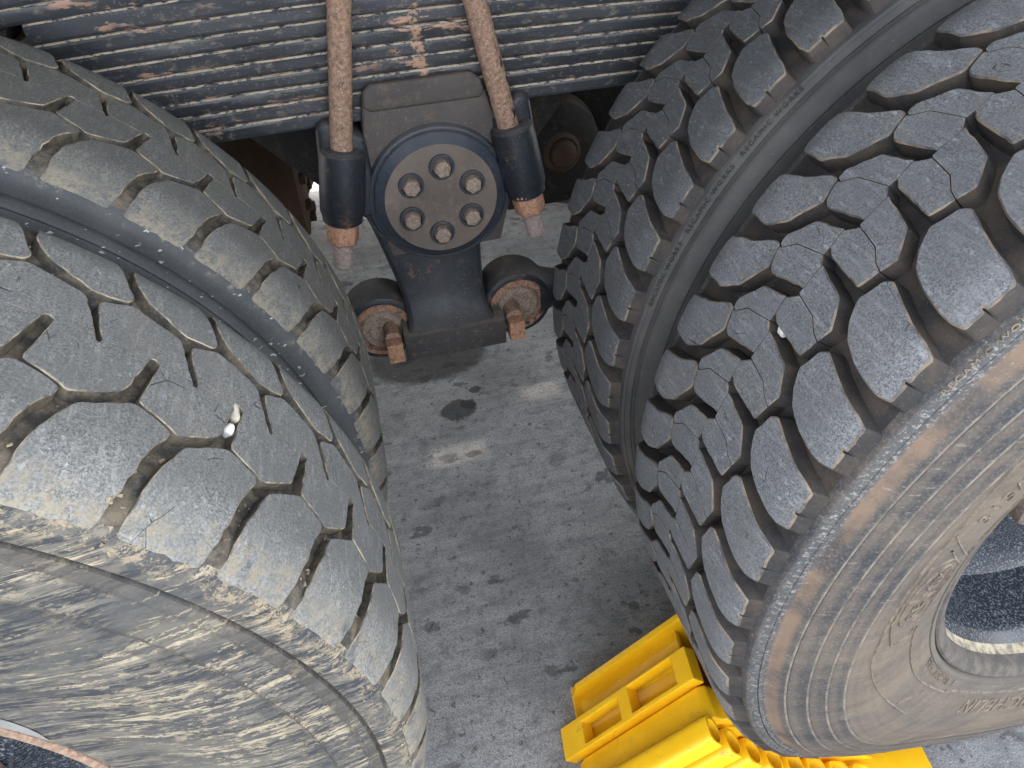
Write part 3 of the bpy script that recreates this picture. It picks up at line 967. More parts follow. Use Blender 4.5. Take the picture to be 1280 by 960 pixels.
def rim(side, root, rusty):
    """steel disc wheel seen from outside: flange, drop, dished disc with hand holes and nuts"""
    fl = [(0.2925, 0.0125), (0.2905, 0.0085), (0.2870, 0.0068), (0.2835, 0.0080), (0.2795, 0.0135), (0.2785, 0.020)]
    if not rusty:
        fl = [(0.2980, 0.026), (0.2980, 0.0150), (0.2965, 0.0105), (0.2935, 0.0090), (0.2860, 0.0125), (0.2800, 0.0190), (0.2780, 0.030)]
    pr = fl + [(0.2800, 0.040), (0.2660, 0.050), (0.262, 0.062), (0.2600, 0.10), (0.256, 0.135), (0.235, 0.150), (0.20, 0.152), (0.16, 0.138), (0.14, 0.120), (0.10, 0.118), (0.0, 0.118)]
    ms = [1] * (len(fl) - 1) + [0] * (len(pr) - len(fl))
    if not rusty:
        pr[len(fl)] = (0.2740, 0.042)
        ms = [3] * (len(fl) - 1) + [2] + [0] * (len(pr) - len(fl) - 1)
    b = lathe_bm(pr, 96, mats=ms)
    pr2 = [(0.2835, W2 - 0.02), (0.262, W2 - 0.05), (0.2605, 0.156), (0.236, 0.160), (0.0, 0.150)]
    b2 = lathe_bm(pr2, 96)
    o = put('rim', finish(merge(b, b2), 35), root, [M_RIM, M_RIMR, M_DUST, M_FLG])
    for i in range(10):
        a = 2 * PI * i / 10
        nb = orient(hexprof(0.018, 0.024), (0, -1, 0), (0.120 * math.cos(a), 0.119, 0.120 * math.sin(a)))
        put('wheel_nut', finish(nb), o, M_BOLT)
    return o


W2 = 0.264


def tyre_set(side, polys, pitch, R, floor, prof, edge, tight, rad, jit):
    """three slightly different copies of each block of one pitch"""
    out = []
    for nm, poly in polys:
        vs_ = []
        u0 = sum(p[0] for p in poly) / len(poly)
        u0 = math.floor(u0)
        for k in range(3):
            me = block_mesh(poly, pitch, R, floor, prof, side, 0, tight, edge, rng, jit=jit, rad=rad)
            vs_.append(me)
        out.append((nm, vs_))
    return out


SET_R = tyre_set(-1, [('shoulder_lug', R_O), ('tread_block', R_B1), ('tread_block', R_B2), ('tread_block', R_A1), ('tread_block', R_A2), ('shoulder_lug', R_I)], DR, 0.535, 0.517, prof_right, 0.0013, R_TIGHT, 0.0022, 0.0006)
SET_L = tyre_set(1, [('shoulder_lug', L_O), ('tread_block', L_B), ('tread_block', L_A), ('shoulder_lug', L_I)], DL, 0.520, 0.5110, prof_left, 0.0008, L_TIGHT, 0.004, 0.0009)
CAR_R = carcass(-1, 0.517, PR_R, [0.4800, 0.4600, 0.4420, 0.4240], ZR, [])
CAR_L = carcass(1, 0.5110, PR_L, [0.468], ZL, [], serr=True)


def me_outer(o):
    return o.data.vertices[0].co.y < 0.13


def wheel(side, xc, y0, zc, ph, mats_tread, mats_car, label, group, rusty, n, blocks, car):
    root = thing('truck_wheel', (xc, y0, zc), label, 'wheel', group)
    ty = put('tyre', car.copy(), root)
    for m in mats_car: ty.data.materials.append(m)
    pitch = 2 * PI / n
    r_ = random.Random(int(abs(xc * 1000)) + int(y0 * 100))
    for nm, variants in blocks:
        vs_ = []
        for me in variants:
            m2 = me.copy()
            for m in mats_tread: m2.materials.append(m)
            vs_.append(m2)
        for k in range(n):
            o = put(nm, r_.choice(vs_), ty)
            al = ph - pitch * k
            o.rotation_euler = (0, al if side < 0 else -al, 0)
            if side < 0:
                u_mid = {'shoulder_lug': 3.0 if me_outer(o) else 0.5}.get(nm, 2.0)
                pm = al - pitch * u_mid
                ang = abs(((pm + PI / 2 + PI) % (2 * PI)) - PI)
                o.location.y = 0.034 * squat(ang)
    rim(side, root, rusty)
    return root, ty


phR1 = 0.9825 - 3 * 0.1269 + 3 * DR
phR2 = 0.8029 - 3 * 0.1269 + 3 * DR
R1, R1T = wheel(-1, XR, 0.0, ZR, phR1, [M_RT, M_RS, M_RE], [M_RS, M_SR], 'right outer wheel with deep sharp tread and dusty sidewall, held by the yellow chock', 'truck wheels', False, 50, SET_R, CAR_R)
R2, R2T = wheel(-1, XR, SEP, ZR, phR2, [M_R2T, M_RS, M_RE], [M_RS, M_SI], 'inner wheel with deep sharp tread, just right of the round hub cap', 'truck wheels', False, 50, SET_R, CAR_R)
L1, L1T = wheel(1, XL, 0.0, ZL, 0.8992, [M_LT, M_LS, M_LE], [M_LS, M_SL], 'left outer wheel with worn grey tread, pebbles in a groove and mud streaked sidewall', 'truck wheels', True, 48, SET_L, CAR_L)
L2, L2T = wheel(1, XL, SEP, ZL, 0.9956, [M_L2T, M_LS, M_LE], [M_LS, M_SL2], 'inner wheel with worn brownish tread, just left of the round hub cap', 'truck wheels', True, 48, SET_L, CAR_L)

M_LET = rubber_side('dusty_raised_lettering', (0.120, 0.100, 0.080), (0.27, 0.215, 0.165), 0.8, 90)
# lettering and line work on the right outer sidewall
bend_text('315/80 R 22.5', 0.0215, 0.3825, 0.402, PR_R, R1T, M_LET, shear=0.15, spacing=1.2)
bend_text('RECAMIC WORKS', 0.0085, 0.5078, 0.595, [(0.56, -0.0040), (0.25, -0.0040)], R1T, M_LET, ext=0.0005, spacing=1.25, proud=0.0003)
bend_text('RE', 0.020, 0.3705, 0.065, PR_R, R1T, M_LET)
bend_text('MIX', 0.020, 0.3705, 0.158, PR_R, R1T, M_LET)
oval = [(0.150 + 0.115 * math.cos(a), 0.3775 + 0.0185 * math.sin(a)) for a in [2 * PI * i / 28 for i in range(28)]]
bend_outline(oval, 0.0016, PR_R, R1T, M_LET, 'raised_badge_line')
bend_outline([(0.148, 0.360), (0.148, 0.395)], 0.0014, PR_R, R1T, M_LET, 'raised_badge_line', False)
bend_outline([(0.29, 0.380), (0.245, 0.350), (0.02, 0.350), (-0.05, 0.362), (-0.04, 0.385), (0.08, 0.401), (0.27, 0.401)], 0.0014, PR_R, R1T, M_LET, 'raised_badge_line')
bend_outline([(0.322, 0.393), (0.239, 0.352)], 0.0020, PR_R, R1T, M_LET, 'raised_line', False)
bend_outline([(0.375, 0.408), (0.267, 0.350)], 0.0020, PR_R, R1T, M_LET, 'raised_line', False)
bend_outline([(1.5, 0.424), (0.556, 0.421), (0.415, 0.410), (0.255, 0.409), (0.05, 0.404), (-0.093, 0.402), (-0.22, 0.391), (-0.347, 0.379), (-0.48, 0.370), (-0.615, 0.366)], 0.0016, PR_R, R1T, M_LET, 'raised_line', False)
bend_outline([(-0.034, 0.352), (-0.245, 0.342), (-0.501, 0.332), (-0.65, 0.327), (-0.79, 0.325), (-0.87, 0.319), (-1.5, 0.317)], 0.0016, PR_R, R1T, M_LET, 'raised_line', False)
bend_outline([(1.4, 0.347), (0.267, 0.349)], 0.0012, PR_R, R1T, M_LET, 'raised_line', False)
bend_outline([(-0.80, 0.308), (-0.79, 0.325)], 0.0010, PR_R, R1T, M_LET, 'raised_line', False)
bend_outline([(-0.609, 0.333), (-0.476, 0.366)], 0.0010, PR_R, R1T, M_LET, 'raised_line', False)
bend_text('REGROOVABLE', 0.0120, 0.3090, -0.76, PR_R, R1T, M_LET, spacing=1.15)
bend_text('MICHELIN', 0.0300, 0.3290, -1.43, PR_R, R1T, M_LET, shear=0.25, spacing=1.1, ext=0.0009)
for (k, T_, PRX) in ((0, R2T, PR_R),):
    bend_text('RECAMIC WORKS   RECAMIC WORKS   RECAMIC WORKS', 0.0085, 0.5078, 0.30, [(0.56, -0.0040), (0.25, -0.0040)], R2T, M_SI, ext=0.0005, spacing=1.25, proud=0.0003)

# white tape on the left sidewall beside the rim
seqs = []
bm = bmesh.new()
for j in range(7):
    ph = 2.52 + j * 0.026
    row = []
    for r in (0.2985, 0.3095 - 0.0003 * j * j):
        y = interp(PR_L, r) - 0.0007
        row.append(bm.verts.new((-r * math.cos(ph), y, r * math.sin(ph))))
    seqs.append(row)
for a, b in zip(seqs, seqs[1:]): bm.faces.new((a[0], a[1], b[1], b[0]))
tape = put('white_tape', finish(bm), L1T, M_STICK)
tape['label'] = 'scuffed white patch on the sidewall beside the rusty rim edge'

# ------------------------------------------------------------------ stones caught in the tread
def pebble(name, loc, sx, sy, sz, mat, label, rot=(0, 0, 0)):
    b = bmesh.new()
    bmesh.ops.create_icosphere(b, subdivisions=3, radius=1)
    r_ = random.Random(len(label))
    ph_ = [r_.uniform(0, 6) for _ in range(4)]
    for v in b.verts:
        c = v.co
        k = 1 + 0.12 * math.sin(3 * c.x + ph_[0]) + 0.1 * math.sin(4 * c.y + ph_[1]) + 0.06 * math.sin(6 * c.z + ph_[2])
        v.co = Vector((c.x * sx * k, c.y * sy * k, c.z * sz * k))
    o = put(name, finish(b, 60), None, mat)
    o.location = loc
    o.rotation_euler = rot
    return tag(o, label, 'stone')


def on_tyre(side, xc, zc, r, ph, y):
    return (xc + side * r * math.cos(ph), y, zc + r * math.sin(ph))

# ------------------------------------------------------------------ leaf spring
spring = thing('leaf_spring', (0.0, 0.70, 0.814), 'black spring pack of stacked curved leaves with dusty edges, above the wheels', 'leaf spring')
zs = [0.814, 0.833, 0.851, 0.8685, 0.8855, 0.9025, 0.920, 0.9375, 0.956, 0.979, 0.997, 1.015]
for i in range(len(zs) - 1):
    z0, z1 = zs[i], zs[i + 1]
    t_ = (z1 - z0) - 0.0012
    half = [0.42, 0.50, 0.56, 0.62, 0.66, 0.70, 0.72, 0.74, 0.415, 0.56, 0.60][i]
    xs_l = -half
    xs_r = half if i != 8 else 0.62
    n = 40
    # section in (y, z): front edge at y = .652 with a worn lip on top
    c_ = 0.0031
    sec = [(0.6520, 0.0035), (0.6545, 0.0), (0.742, 0.0), (0.745, 0.003), (0.745, t_ - 0.003), (0.742, t_), (0.6520 + c_, t_), (0.6522, t_ - 0.0016), (0.6508, t_ - 0.0040)]
    bm = bmesh.new()
    rows = []
    for j in range(n + 1):
        x = xs_l + (xs_r - xs_l) * j / n
        dz = -x * x / (2 * 7.5) * (0.4 + 0.6 * i / 8)
        jit = [rng.uniform(-0.0005, 0.0005) for _ in sec]
        rows.append([bm.verts.new((x, y + jj, z0 + z + dz)) for (y, z), jj in zip(sec, jit)])
    m = len(sec)
    for a, b in zip(rows, rows[1:]):
        for k in range(m):
            f = bm.faces.new((a[k], a[(k + 1) % m], b[(k + 1) % m], b[k]))
            f.material_index = 1 if k in (5, 6) else 0
    bm.faces.new(rows[0]); bm.faces.new(rows[-1][::-1])
    o = put('leaf', finish(bm, 25), None, [M_LEAF, M_LIP])
    o.parent = spring
    o.location = (0, -0.70, -0.814)

# ------------------------------------------------------------------ U-bolts with nuts
def ubolt(x0, z0, x1, z1, y, label, shank=None):
    root = thing('u_bolt', (x1, y, z1), label, 'bolt', 'spring u-bolts')
    d = Vector((x1 - x0, 0, z1 - z0)); L = d.length
    def add(name, bmx, mat, sharp=35):
        o = put(name, finish(bmx, sharp), root, mat)
        o.matrix_parent_inverse = Matrix.Translation((-x1, -y, -z1))
        return o
    rr = 0.0142
    # plain shank, slightly uneven from rust
    prf = []
    k = 60
    for i in range(k + 1):
        prf.append((rr * (1 + 0.03 * math.sin(i * 2.1) * math.sin(i * .7)), -0.22 + (L - 0.075 + 0.22) * i / k))
    sh = lathe_bm(prf, 24)
    add('shank', orient(sh, d, (x0, y, z0)), shank or M_RUST)
    # threaded end
    prf = []
    tL, p = 0.060, 0.0030
    m = int(tL / p)
    for i in range(m):
        prf += [(rr - 0.0022, i * p), (rr - 0.0006, i * p + p * .5)]
    prf += [(rr - 0.002, tL), (rr - 0.005, tL + 0.003), (0, tL + 0.003)]
    th = lathe_bm(prf, 24)
    add('threaded_end', orient(th, d, Vector((x1, y, z1)) - d.normalized() * tL), M_THR)
    nb = orient(hexprof(0.0225, 0.031, 0.1), d, Vector((x1, y, z1)) - d.normalized() * 0.068)
    add('nut', nb, M_NUT)
    wb = lathe_bm([(0.0, 0), (0.0245, 0), (0.0245, 0.004), (0.0, 0.004)], 24)
    add('washer', orient(wb, d, Vector((x1, y, z1)) - d.normalized() * 0.0735), M_NUT)
    # far leg of the same bolt, behind the spring, and the bridge over its top
    d2 = Vector((0, 1, 0))
    return root


ubolt(-0.078, 0.962, -0.140, 0.626, 0.632, 'rusty u-bolt leg on the left of the round hub cap, nut beside the left tyre')
ubolt(0.076, 0.946, 0.142, 0.626, 0.632, 'rusty leaning u-bolt leg on the right of the round hub cap, black cracks along it', M_RUST2)

# ------------------------------------------------------------------ saddle, cap and bracket of the bogie pivot
sad = thing('spring_saddle', (0.008, 0.66, 0.707), 'black cast spring saddle under the leaves with bolt lugs and round six-bolt hub cap', 'suspension bracket')


def addto(root, name, bmx, mat, sharp=35, smooth=True, parent=None, kindmats=None):
    o = put(name, finish(bmx, sharp, smooth), parent or root, mat)
    if parent is None:
        o.matrix_parent_inverse = Matrix.Translation(root.location).inverted()
    return o


CX, CZ = 0.008, 0.707
# main plate, top tucked under the spring, arched round the cap
pl = [(-0.082, 0.70), (-0.088, 0.765), (-0.080, 0.80), (-0.074, 0.846), (-0.066, 0.856), (0.070, 0.856), (0.080, 0.848), (0.090, 0.815), (0.104, 0.775), (0.112, 0.70), (0.09, 0.62), (-0.07, 0.62)]
addto(sad, 'plate', prism(pl, 0.6405, 0.70, 'Y', 0.005, 3), M_CAST)
# thickened upper lip of the plate in front of the leaves
lp = [(-0.074, 0.835), (-0.072, 0.853), (-0.062, 0.861), (0.066, 0.861), (0.078, 0.852), (0.082, 0.835), (0.075, 0.828), (-0.066, 0.828)]
addto(sad, 'plate_lip', prism(lp, 0.6375, 0.6515, 'Y', 0.0045, 3), M_CAST)


def lug(xa, za, xb, zb, sgn):
    d = Vector((xb - xa, 0, zb - za)).normalized()
    L = (Vector((xb, 0, zb)) - Vector((xa, 0, za))).length
    # rounded barrel round the bolt, merging into a web
    prf = [(0.016, 0.0), (0.0165, -0.002), (0.024, -0.001), (0.0285, 0.004), (0.0298, 0.02), (0.0300, L * .5), (0.0298, L - 0.016), (0.0270, L - 0.009), (0.0266, L - 0.002), (0.024, L), (0.0, L)]
    b = lathe_bm(prf, 32)
    orient(b, d, (xa, 0.634, za))
    return b


addto(sad, 'bolt_lug', lug(-0.1085, 0.790, -0.1275, 0.692, -1), M_PAINT)
addto(sad, 'bolt_lug', lug(0.1120, 0.790, 0.1300, 0.690, 1), M_PAINT)
# webs joining the lugs to the plate, and the raised ears behind the bolts
addto(sad, 'web', prism([(-0.150, 0.70), (-0.136, 0.820), (-0.122, 0.828), (-0.078, 0.80), (-0.075, 0.69)], 0.632, 0.70, 'Y', 0.009, 3), M_PAINT)
addto(sad, 'web', prism([(0.155, 0.70), (0.140, 0.822), (0.124, 0.830), (0.090, 0.80), (0.085, 0.69)], 0.632, 0.70, 'Y', 0.009, 3), M_PAINT)
# hub cap
cap_pr = [(0.1035, 0.70), (0.1035, 0.660), (0.1060, 0.656), (0.1060, 0.650), (0.1030, 0.647), (0.1010, 0.6475), (0.1000, 0.650), (0.0985, 0.650), (0.0975, 0.6435), (0.0965, 0.6340), (0.0950, 0.6310), (0.0925, 0.6300), (0.0912, 0.6330), (0.0900, 0.6330), (0.0888, 0.6285), (0.0790, 0.6215), (0.0765, 0.6195), (0.0, 0.6195)]
cap_m = [0] * (len(cap_pr) - 2) + [1]
b = lathe_bm(cap_pr, 96, mats=cap_m)
bmesh.ops.translate(b, verts=b.verts, vec=(CX, 0, CZ))
hub = addto(sad, 'hub_cap', b, [M_CAP, M_FACE], 30)
for i in range(6):
    a = math.radians(84 + 60 * i)
    px, pz = CX + 0.0475 * math.cos(a), CZ - 0.001 + 0.0475 * math.sin(a)
    ringb = lathe_bm([(0.0170, 0.0005), (0.0170, -0.0035), (0.0158, -0.0048), (0.0140, -0.0048), (0.0130, -0.003), (0.0128, 0.0005)], 32)
    bmesh.ops.translate(ringb, verts=ringb.verts, vec=(px, 0.6195, pz))
    o = put('bolt_collar', finish(ringb), hub, M_CAP)
    hb = orient(hexprof(0.0118, 0.0135, 0.12), (0, -1, 0), (0, 0, 0))
    bmesh.ops.rotate(hb, cent=(0, 0, 0), matrix=Matrix.Rotation(0.4 + i * 0.37, 3, 'Y'), verts=hb.verts)
    bmesh.ops.translate(hb, verts=hb.verts, vec=(px, 0.6192, pz))
    put('cap_bolt', finish(hb), hub, M_BOLT)

brk = thing('trunnion_bracket', (0.005, 0.63, 0.465), 'black cast bracket hanging below the round hub cap with a flat block at its foot', 'suspension bracket')
# neck: outline changes with height and swells forward to the foot block
rows = []
bm = bmesh.new()
nk = [(0.70, -0.098, 0.070, 0.655), (0.66, -0.090, 0.064, 0.650), (0.62, -0.080, 0.061, 0.645), (0.585, -0.072, 0.059, 0.640), (0.555, -0.066, 0.058, 0.635), (0.535, -0.0635, 0.0585, 0.629), (0.518, -0.063, 0.060, 0.618), (0.508, -0.066, 0.065, 0.608), (0.503, -0.071, 0.074, 0.603), (0.470, -0.071, 0.074, 0.603)]
for (z, a, b_, yf) in nk:
    yb = 0.71
    rr = 0.008
    ring = []
    secp = [(a, yb), (a, yf + rr), (a + rr * .3, yf + rr * .3), (a + rr, yf), (a + (b_ - a) * .35, yf), (a + (b_ - a) * .45, yf - 0.002), (a + (b_ - a) * .55, yf - 0.002), (a + (b_ - a) * .65, yf), (b_ - rr, yf), (b_ - rr * .3, yf + rr * .3), (b_, yf + rr), (b_, yb)]
    rows.append([bm.verts.new((x, y, z)) for x, y in secp])
for A, B in zip(rows, rows[1:]):
    for k in range(len(A)):
        bm.faces.new((A[k], A[(k + 1) % len(A)], B[(k + 1) % len(A)], B[k]))
bm.faces.new(rows[0]); bm.faces.new(rows[-1][::-1])
addto(brk, 'neck', bm, M_PAINT, 45)
addto(brk, 'foot_block', box(-0.0755, 0.0795, 0.5985, 0.67, 0.463, 0.507, 0.0022, 2), M_BLK)


def rod(xe, sgn, label):
    root = thing('torque_rod', (xe, 0.665, 0.495), label, 'torque rod', 'torque rods of the rear bogie')
    e = lathe_bm([(0.040, 0.716), (0.052, 0.714), (0.0565, 0.705), (0.0565, 0.655), (0.054, 0.648), (0.048, 0.6455), (0.045, 0.6460)], 48)
    bmesh.ops.translate(e, verts=e.verts, vec=(xe, 0, 0.497))
    addto(root, 'eye', e, M_PAINT)
    ra = lathe_bm([(0.0455, 0.652), (0.0455, 0.644), (0.043, 0.641), (0.037, 0.641), (0.0355, 0.646), (0.034, 0.649)], 40)
    bmesh.ops.translate(ra, verts=ra.verts, vec=(xe, 0, 0.497))
    addto(root, 'retaining_ring', ra, M_RING)
    rb = lathe_bm([(0.0345, 0.650), (0.030, 0.645), (0.022, 0.644), (0.020, 0.648), (0.012, 0.650), (0.0, 0.651)], 40)
    bmesh.ops.translate(rb, verts=rb.verts, vec=(xe, 0, 0.497))
    addto(root, 'bushing', rb, M_BOLT)
    xp = xe - sgn * 0.013
    pn = lathe_bm([(0.0125, 0.700), (0.0125, 0.618), (0.0, 0.618)], 24)
    bmesh.ops.translate(pn, verts=pn.verts, vec=(xp, 0, 0.495))
    addto(root, 'pin', pn, M_RUST)
    addto(root, 'pin_head', box(xp - 0.012, xp + 0.012, 0.5985, 0.622, 0.464, 0.497, 0.002, 2), M_NUT)
    # the rod itself, running away behind the tyre
    a0, a1 = Vector((xe + sgn * 0.03, 0.68, 0.497)), Vector((xe + sgn * 0.55, 0.72, 0.47))
    rbm = lathe_bm([(0.047, 0.0), (0.036, 0.02), (0.027, 0.05), (0.024, 0.08), (0.023, 0.5), (0.0, 0.5)], 32)
    addto(root, 'rod', orient(rbm, a1 - a0, a0), M_PAINT)
    return root


rod(-0.104, -1, 'black torque rod end with rusty ring and pin, left of the bracket foot')
rod(0.111, 1, 'black torque rod end with rusty ring and pin, right of the bracket foot')

# ------------------------------------------------------------------ the truck behind: axles, pivot tube, far wheels, frame, body
def cyl_between(a, b, r, n=32, r2=None):
    a, b = Vector(a), Vector(b)
    L = (b - a).length
    return orient(lathe_bm([(0, 0), (r, 0), (r if r2 is None else r2, L), (0, L)], n), b - a, a)


ax1 = thing('axle_housing', (XL, 1.2, 0.5), 'grimy brown axle housing deep behind the left wheels', 'axle')
addto(ax1, 'tube', cyl_between((XL, 0.60, 0.515), (XL, 1.95, 0.515), 0.075), M_DARK)
dif = lathe_bm([(0.0, -0.43), (0.06, -0.43), (0.105, -0.42), (0.115, -0.32), (0.13, -0.22), (0.17, -0.12), (0.21, 0.0), (0.19, 0.10), (0.12, 0.17), (0, 0.19)], 40)
orient(dif, (-1, 0, 0), (XL + 0.02, 1.16, 0.53))
addto(ax1, 'differential', dif, M_BRN)
for i in range(8):
    a = i * PI / 4 + .3
    addto(ax1, 'cover_bolt', orient(hexprof(0.012, 0.014), (1, 0, 0), (XL + 0.445, 1.16 + 0.068 * math.cos(a), 0.53 + 0.068 * math.sin(a))), M_BRN)
ax2 = thing('axle_housing', (XR, 1.2, 0.5), 'dark axle housing deep behind the right wheels', 'axle')
addto(ax2, 'tube', cyl_between((XR, 0.60, 0.525), (XR, 1.95, 0.525), 0.075), M_DARK)
dif = lathe_bm([(0.0, -0.43), (0.06, -0.43), (0.105, -0.42), (0.115, -0.32), (0.13, -0.22), (0.17, -0.12), (0.21, 0.0), (0.19, 0.10), (0.12, 0.17), (0, 0.19)], 40)
orient(dif, (1, 0, 0), (XR - 0.02, 1.20, 0.53))
addto(ax2, 'differential', dif, M_DARK)
tt = thing('trunnion_tube', (CX, 1.2, CZ), 'dark cross tube running away behind the round hub cap', 'cross tube')
addto(tt, 'tube', cyl_between((CX, 0.69, CZ), (CX, 1.81, CZ), 0.062), M_DARK)
hg = prism([(-0.26, 0.806), (0.26, 0.806), (0.10, 0.62), (-0.09, 0.62)], 0.76, 0.80, 'Y', 0.004, 2)
addto(tt, 'frame_bracket', hg, M_DARK)
# small brake chamber with a rusty centre bolt, seen between the right bolt and the tyre
bc = thing('brake_chamber', (0.26, 0.93, 0.62), 'dark brake chamber with a round rusty bolt, in the gap right of the spring seat', 'brake chamber')
PB = (0.250, 0.86, 0.640)
addto(bc, 'can', orient(lathe_bm([(0, 0), (0.05, 0), (0.078, 0.018), (0.084, 0.05), (0.09, 0.055), (0.09, 0.065), (0.08, 0.07), (0.07, 0.12), (0, 0.13)], 40), (-0.1, 1, -0.1), PB), M_DARK)
addto(bc, 'bolt_boss', orient(lathe_bm([(0.034, 0.03), (0.034, 0.0), (0.027, -0.006), (0.024, -0.003), (0.022, -0.012), (0.015, -0.018), (0.0, -0.020)], 28), (-0.1, 1, -0.1), PB), M_BRN)
addto(bc, 'mounting_plate', box(0.17, 0.42, 0.955, 0.965, 0.50, 0.80, 0.002, 1), M_DARK)

# far side of the bogie mirrors this side
def ghost(root, dy):
    r2 = root.copy(); COL.objects.link(r2)
    return r2


def far_copy(root, newy, label, rec=True):
    r2 = root.copy(); COL.objects.link(r2)
    r2.location = (root.location[0], newy, root.location[2])
    r2['label'] = label
    for ch in list(root.children):
        if ch.name.split('.')[0] in ('raised_lettering',): continue
        c = ch.copy(); COL.objects.link(c); c.parent = r2
    return r2


# far wheels: plain casings are all that could ever be glimpsed
for (src, yy, lb) in ((R2, 1.795, 'far side inner wheel, deep in the dark behind the right axle'), (L2, 1.795, 'far side inner wheel, deep in the dark behind the left axle')):
    far_copy(src, yy, lb)
fs = spring.copy(); COL.objects.link(fs); fs.location = (0, 1.80, 0.814); fs['label'] = 'far side spring pack, in the dark behind the cross tube'
for ch in list(spring.children):
    c = ch.copy(); COL.objects.link(c); c.parent = fs

fr = tag(put('frame_rail', finish(box(-3.2, 2.2, 0.80, 0.88, 1.03, 1.30, 0.006, 2)), None, M_DARK), 'black chassis frame rail above and behind the near spring pack', 'frame rail')
fr2 = tag(put('frame_rail', finish(box(-3.2, 2.2, 1.60, 1.68, 1.03, 1.30, 0.006, 2)), None, M_DARK), 'black chassis frame rail on the far side of the truck', 'frame rail')
body = prism([(0.12, 1.34), (2.34, 1.34), (2.42, 1.5), (2.42, 2.7), (0.02, 2.7), (0.02, 1.5)], -3.2, 2.2, 'X', 0.01, 2)
tag(put('tipper_body', finish(body), None, M_BED), 'dull grey steel tipper body carried above the wheels', 'truck body')
# unseen sun blocker added on far side: two narrow gaps shape the sun slivers
sun_blk = thing('sun_gap_blocker', (0, 2.42, 0.3), 'grey slatted sun blocker added out of view on the far side of the truck', 'sun blocker')
for (z0, z1) in ((0.10, 0.66), (0.665, 1.046), (1.064, 1.154), (1.172, 1.34)):
    addto(sun_blk, 'rail', box(-1.6, 1.6, 2.42, 2.445, z0, z1, 0.003, 1), M_BED)  # slats of the added sun blocker
for (x0, x1, z0, z1) in ((-1.6, 0.005, 1.02, 1.09), (0.125, 1.6, 1.02, 1.09), (-1.6, -0.285, 1.13, 1.20), (-0.13, 1.6, 1.13, 1.20)):
    addto(sun_blk, 'gap_trim_plate', box(x0, x1, 2.450, 2.456, z0, z1), M_BED)  # added plates trim the sun slivers sideways
# dark hanger above the left end of the spring
hgr = prism([(-0.80, 0.80), (-0.50, 0.86), (-0.425, 0.975), (-0.36, 1.03), (-0.36, 1.10), (-0.80, 1.10)], 0.665, 0.75, 'Y', 0.006, 2)
tag(put('spring_stop', finish(hgr), None, M_DARK), 'mottled dark stop bracket above the left end of the spring leaves', 'bracket')

# ------------------------------------------------------------------ yellow chock
CH_A = math.radians(-7.5)
chock = thing('wheel_chock', (0.075, 0.245, 0.0), 'bright yellow plastic wheel chock pushed under the front of the right outer tyre', 'wheel chock')
chock.rotation_euler = (0, 0, CH_A)
ca, sa = math.cos(CH_A), math.sin(CH_A)


def wheel_z(xl, off=0.004):
    """height of the tyre surface above local x (tyre axis at local x0)"""
    x0 = (XR - 0.075) * ca
    dx = x0 - xl
    R = 0.535 + off
    if dx >= R: return 9
    return ZR - math.sqrt(R * R - dx * dx)


def ychock(name, bmx, parent=None):
    o = put(name, finish(bmx, 35), parent or chock, M_YEL)
    return o


def arc_pts(x0, x1, n=10):
    return [(x0 + (x1 - x0) * i / n, max(0.006, wheel_z(x0 + (x1 - x0) * i / n))) for i in range(n + 1)]


# local x runs along the truck, local y across it (negative towards the viewer)
XT = 0.158     # local x of the crest
base = prism([(0.0, 0.0), (0.0, 0.008), (0.30, 0.008), (0.47, 0.006), (0.50, 0.004), (0.50, 0.0)], -0.235, 0.020, 'Y', 0.0015, 1)
ychock('base_plate', base)
# outer side plate (furthest from the viewer), thin wall with a rolled foot
side = [(0.0, 0.008), (0.005, 0.035), (XT - 0.004, 0.200), (XT + 0.004, 0.203), (XT + 0.016, 0.196)] + [p for p in arc_pts(0.185, 0.40, 10)] + [(0.42, 0.008)]
ychock('side_plate', prism(side, 0.000, 0.010, 'Y', 0.002, 2))
# sloping skin of the back face under the side plate
def slope_slab(y0, y1, xa, za, xb, zb, th, bev=0.002):
    d = Vector((xb - xa, zb - za)).normalized()
    nn = Vector((d.y, -d.x)) * th
    return prism([(xa, za), (xb, zb), (xb + nn.x, zb + nn.y), (xa + nn.x, za + nn.y)], y0, y1, 'Y', bev, 2)


ychock('back_panel', slope_slab(-0.050, 0.002, 0.012, 0.010, 0.150, 0.172, 0.008))
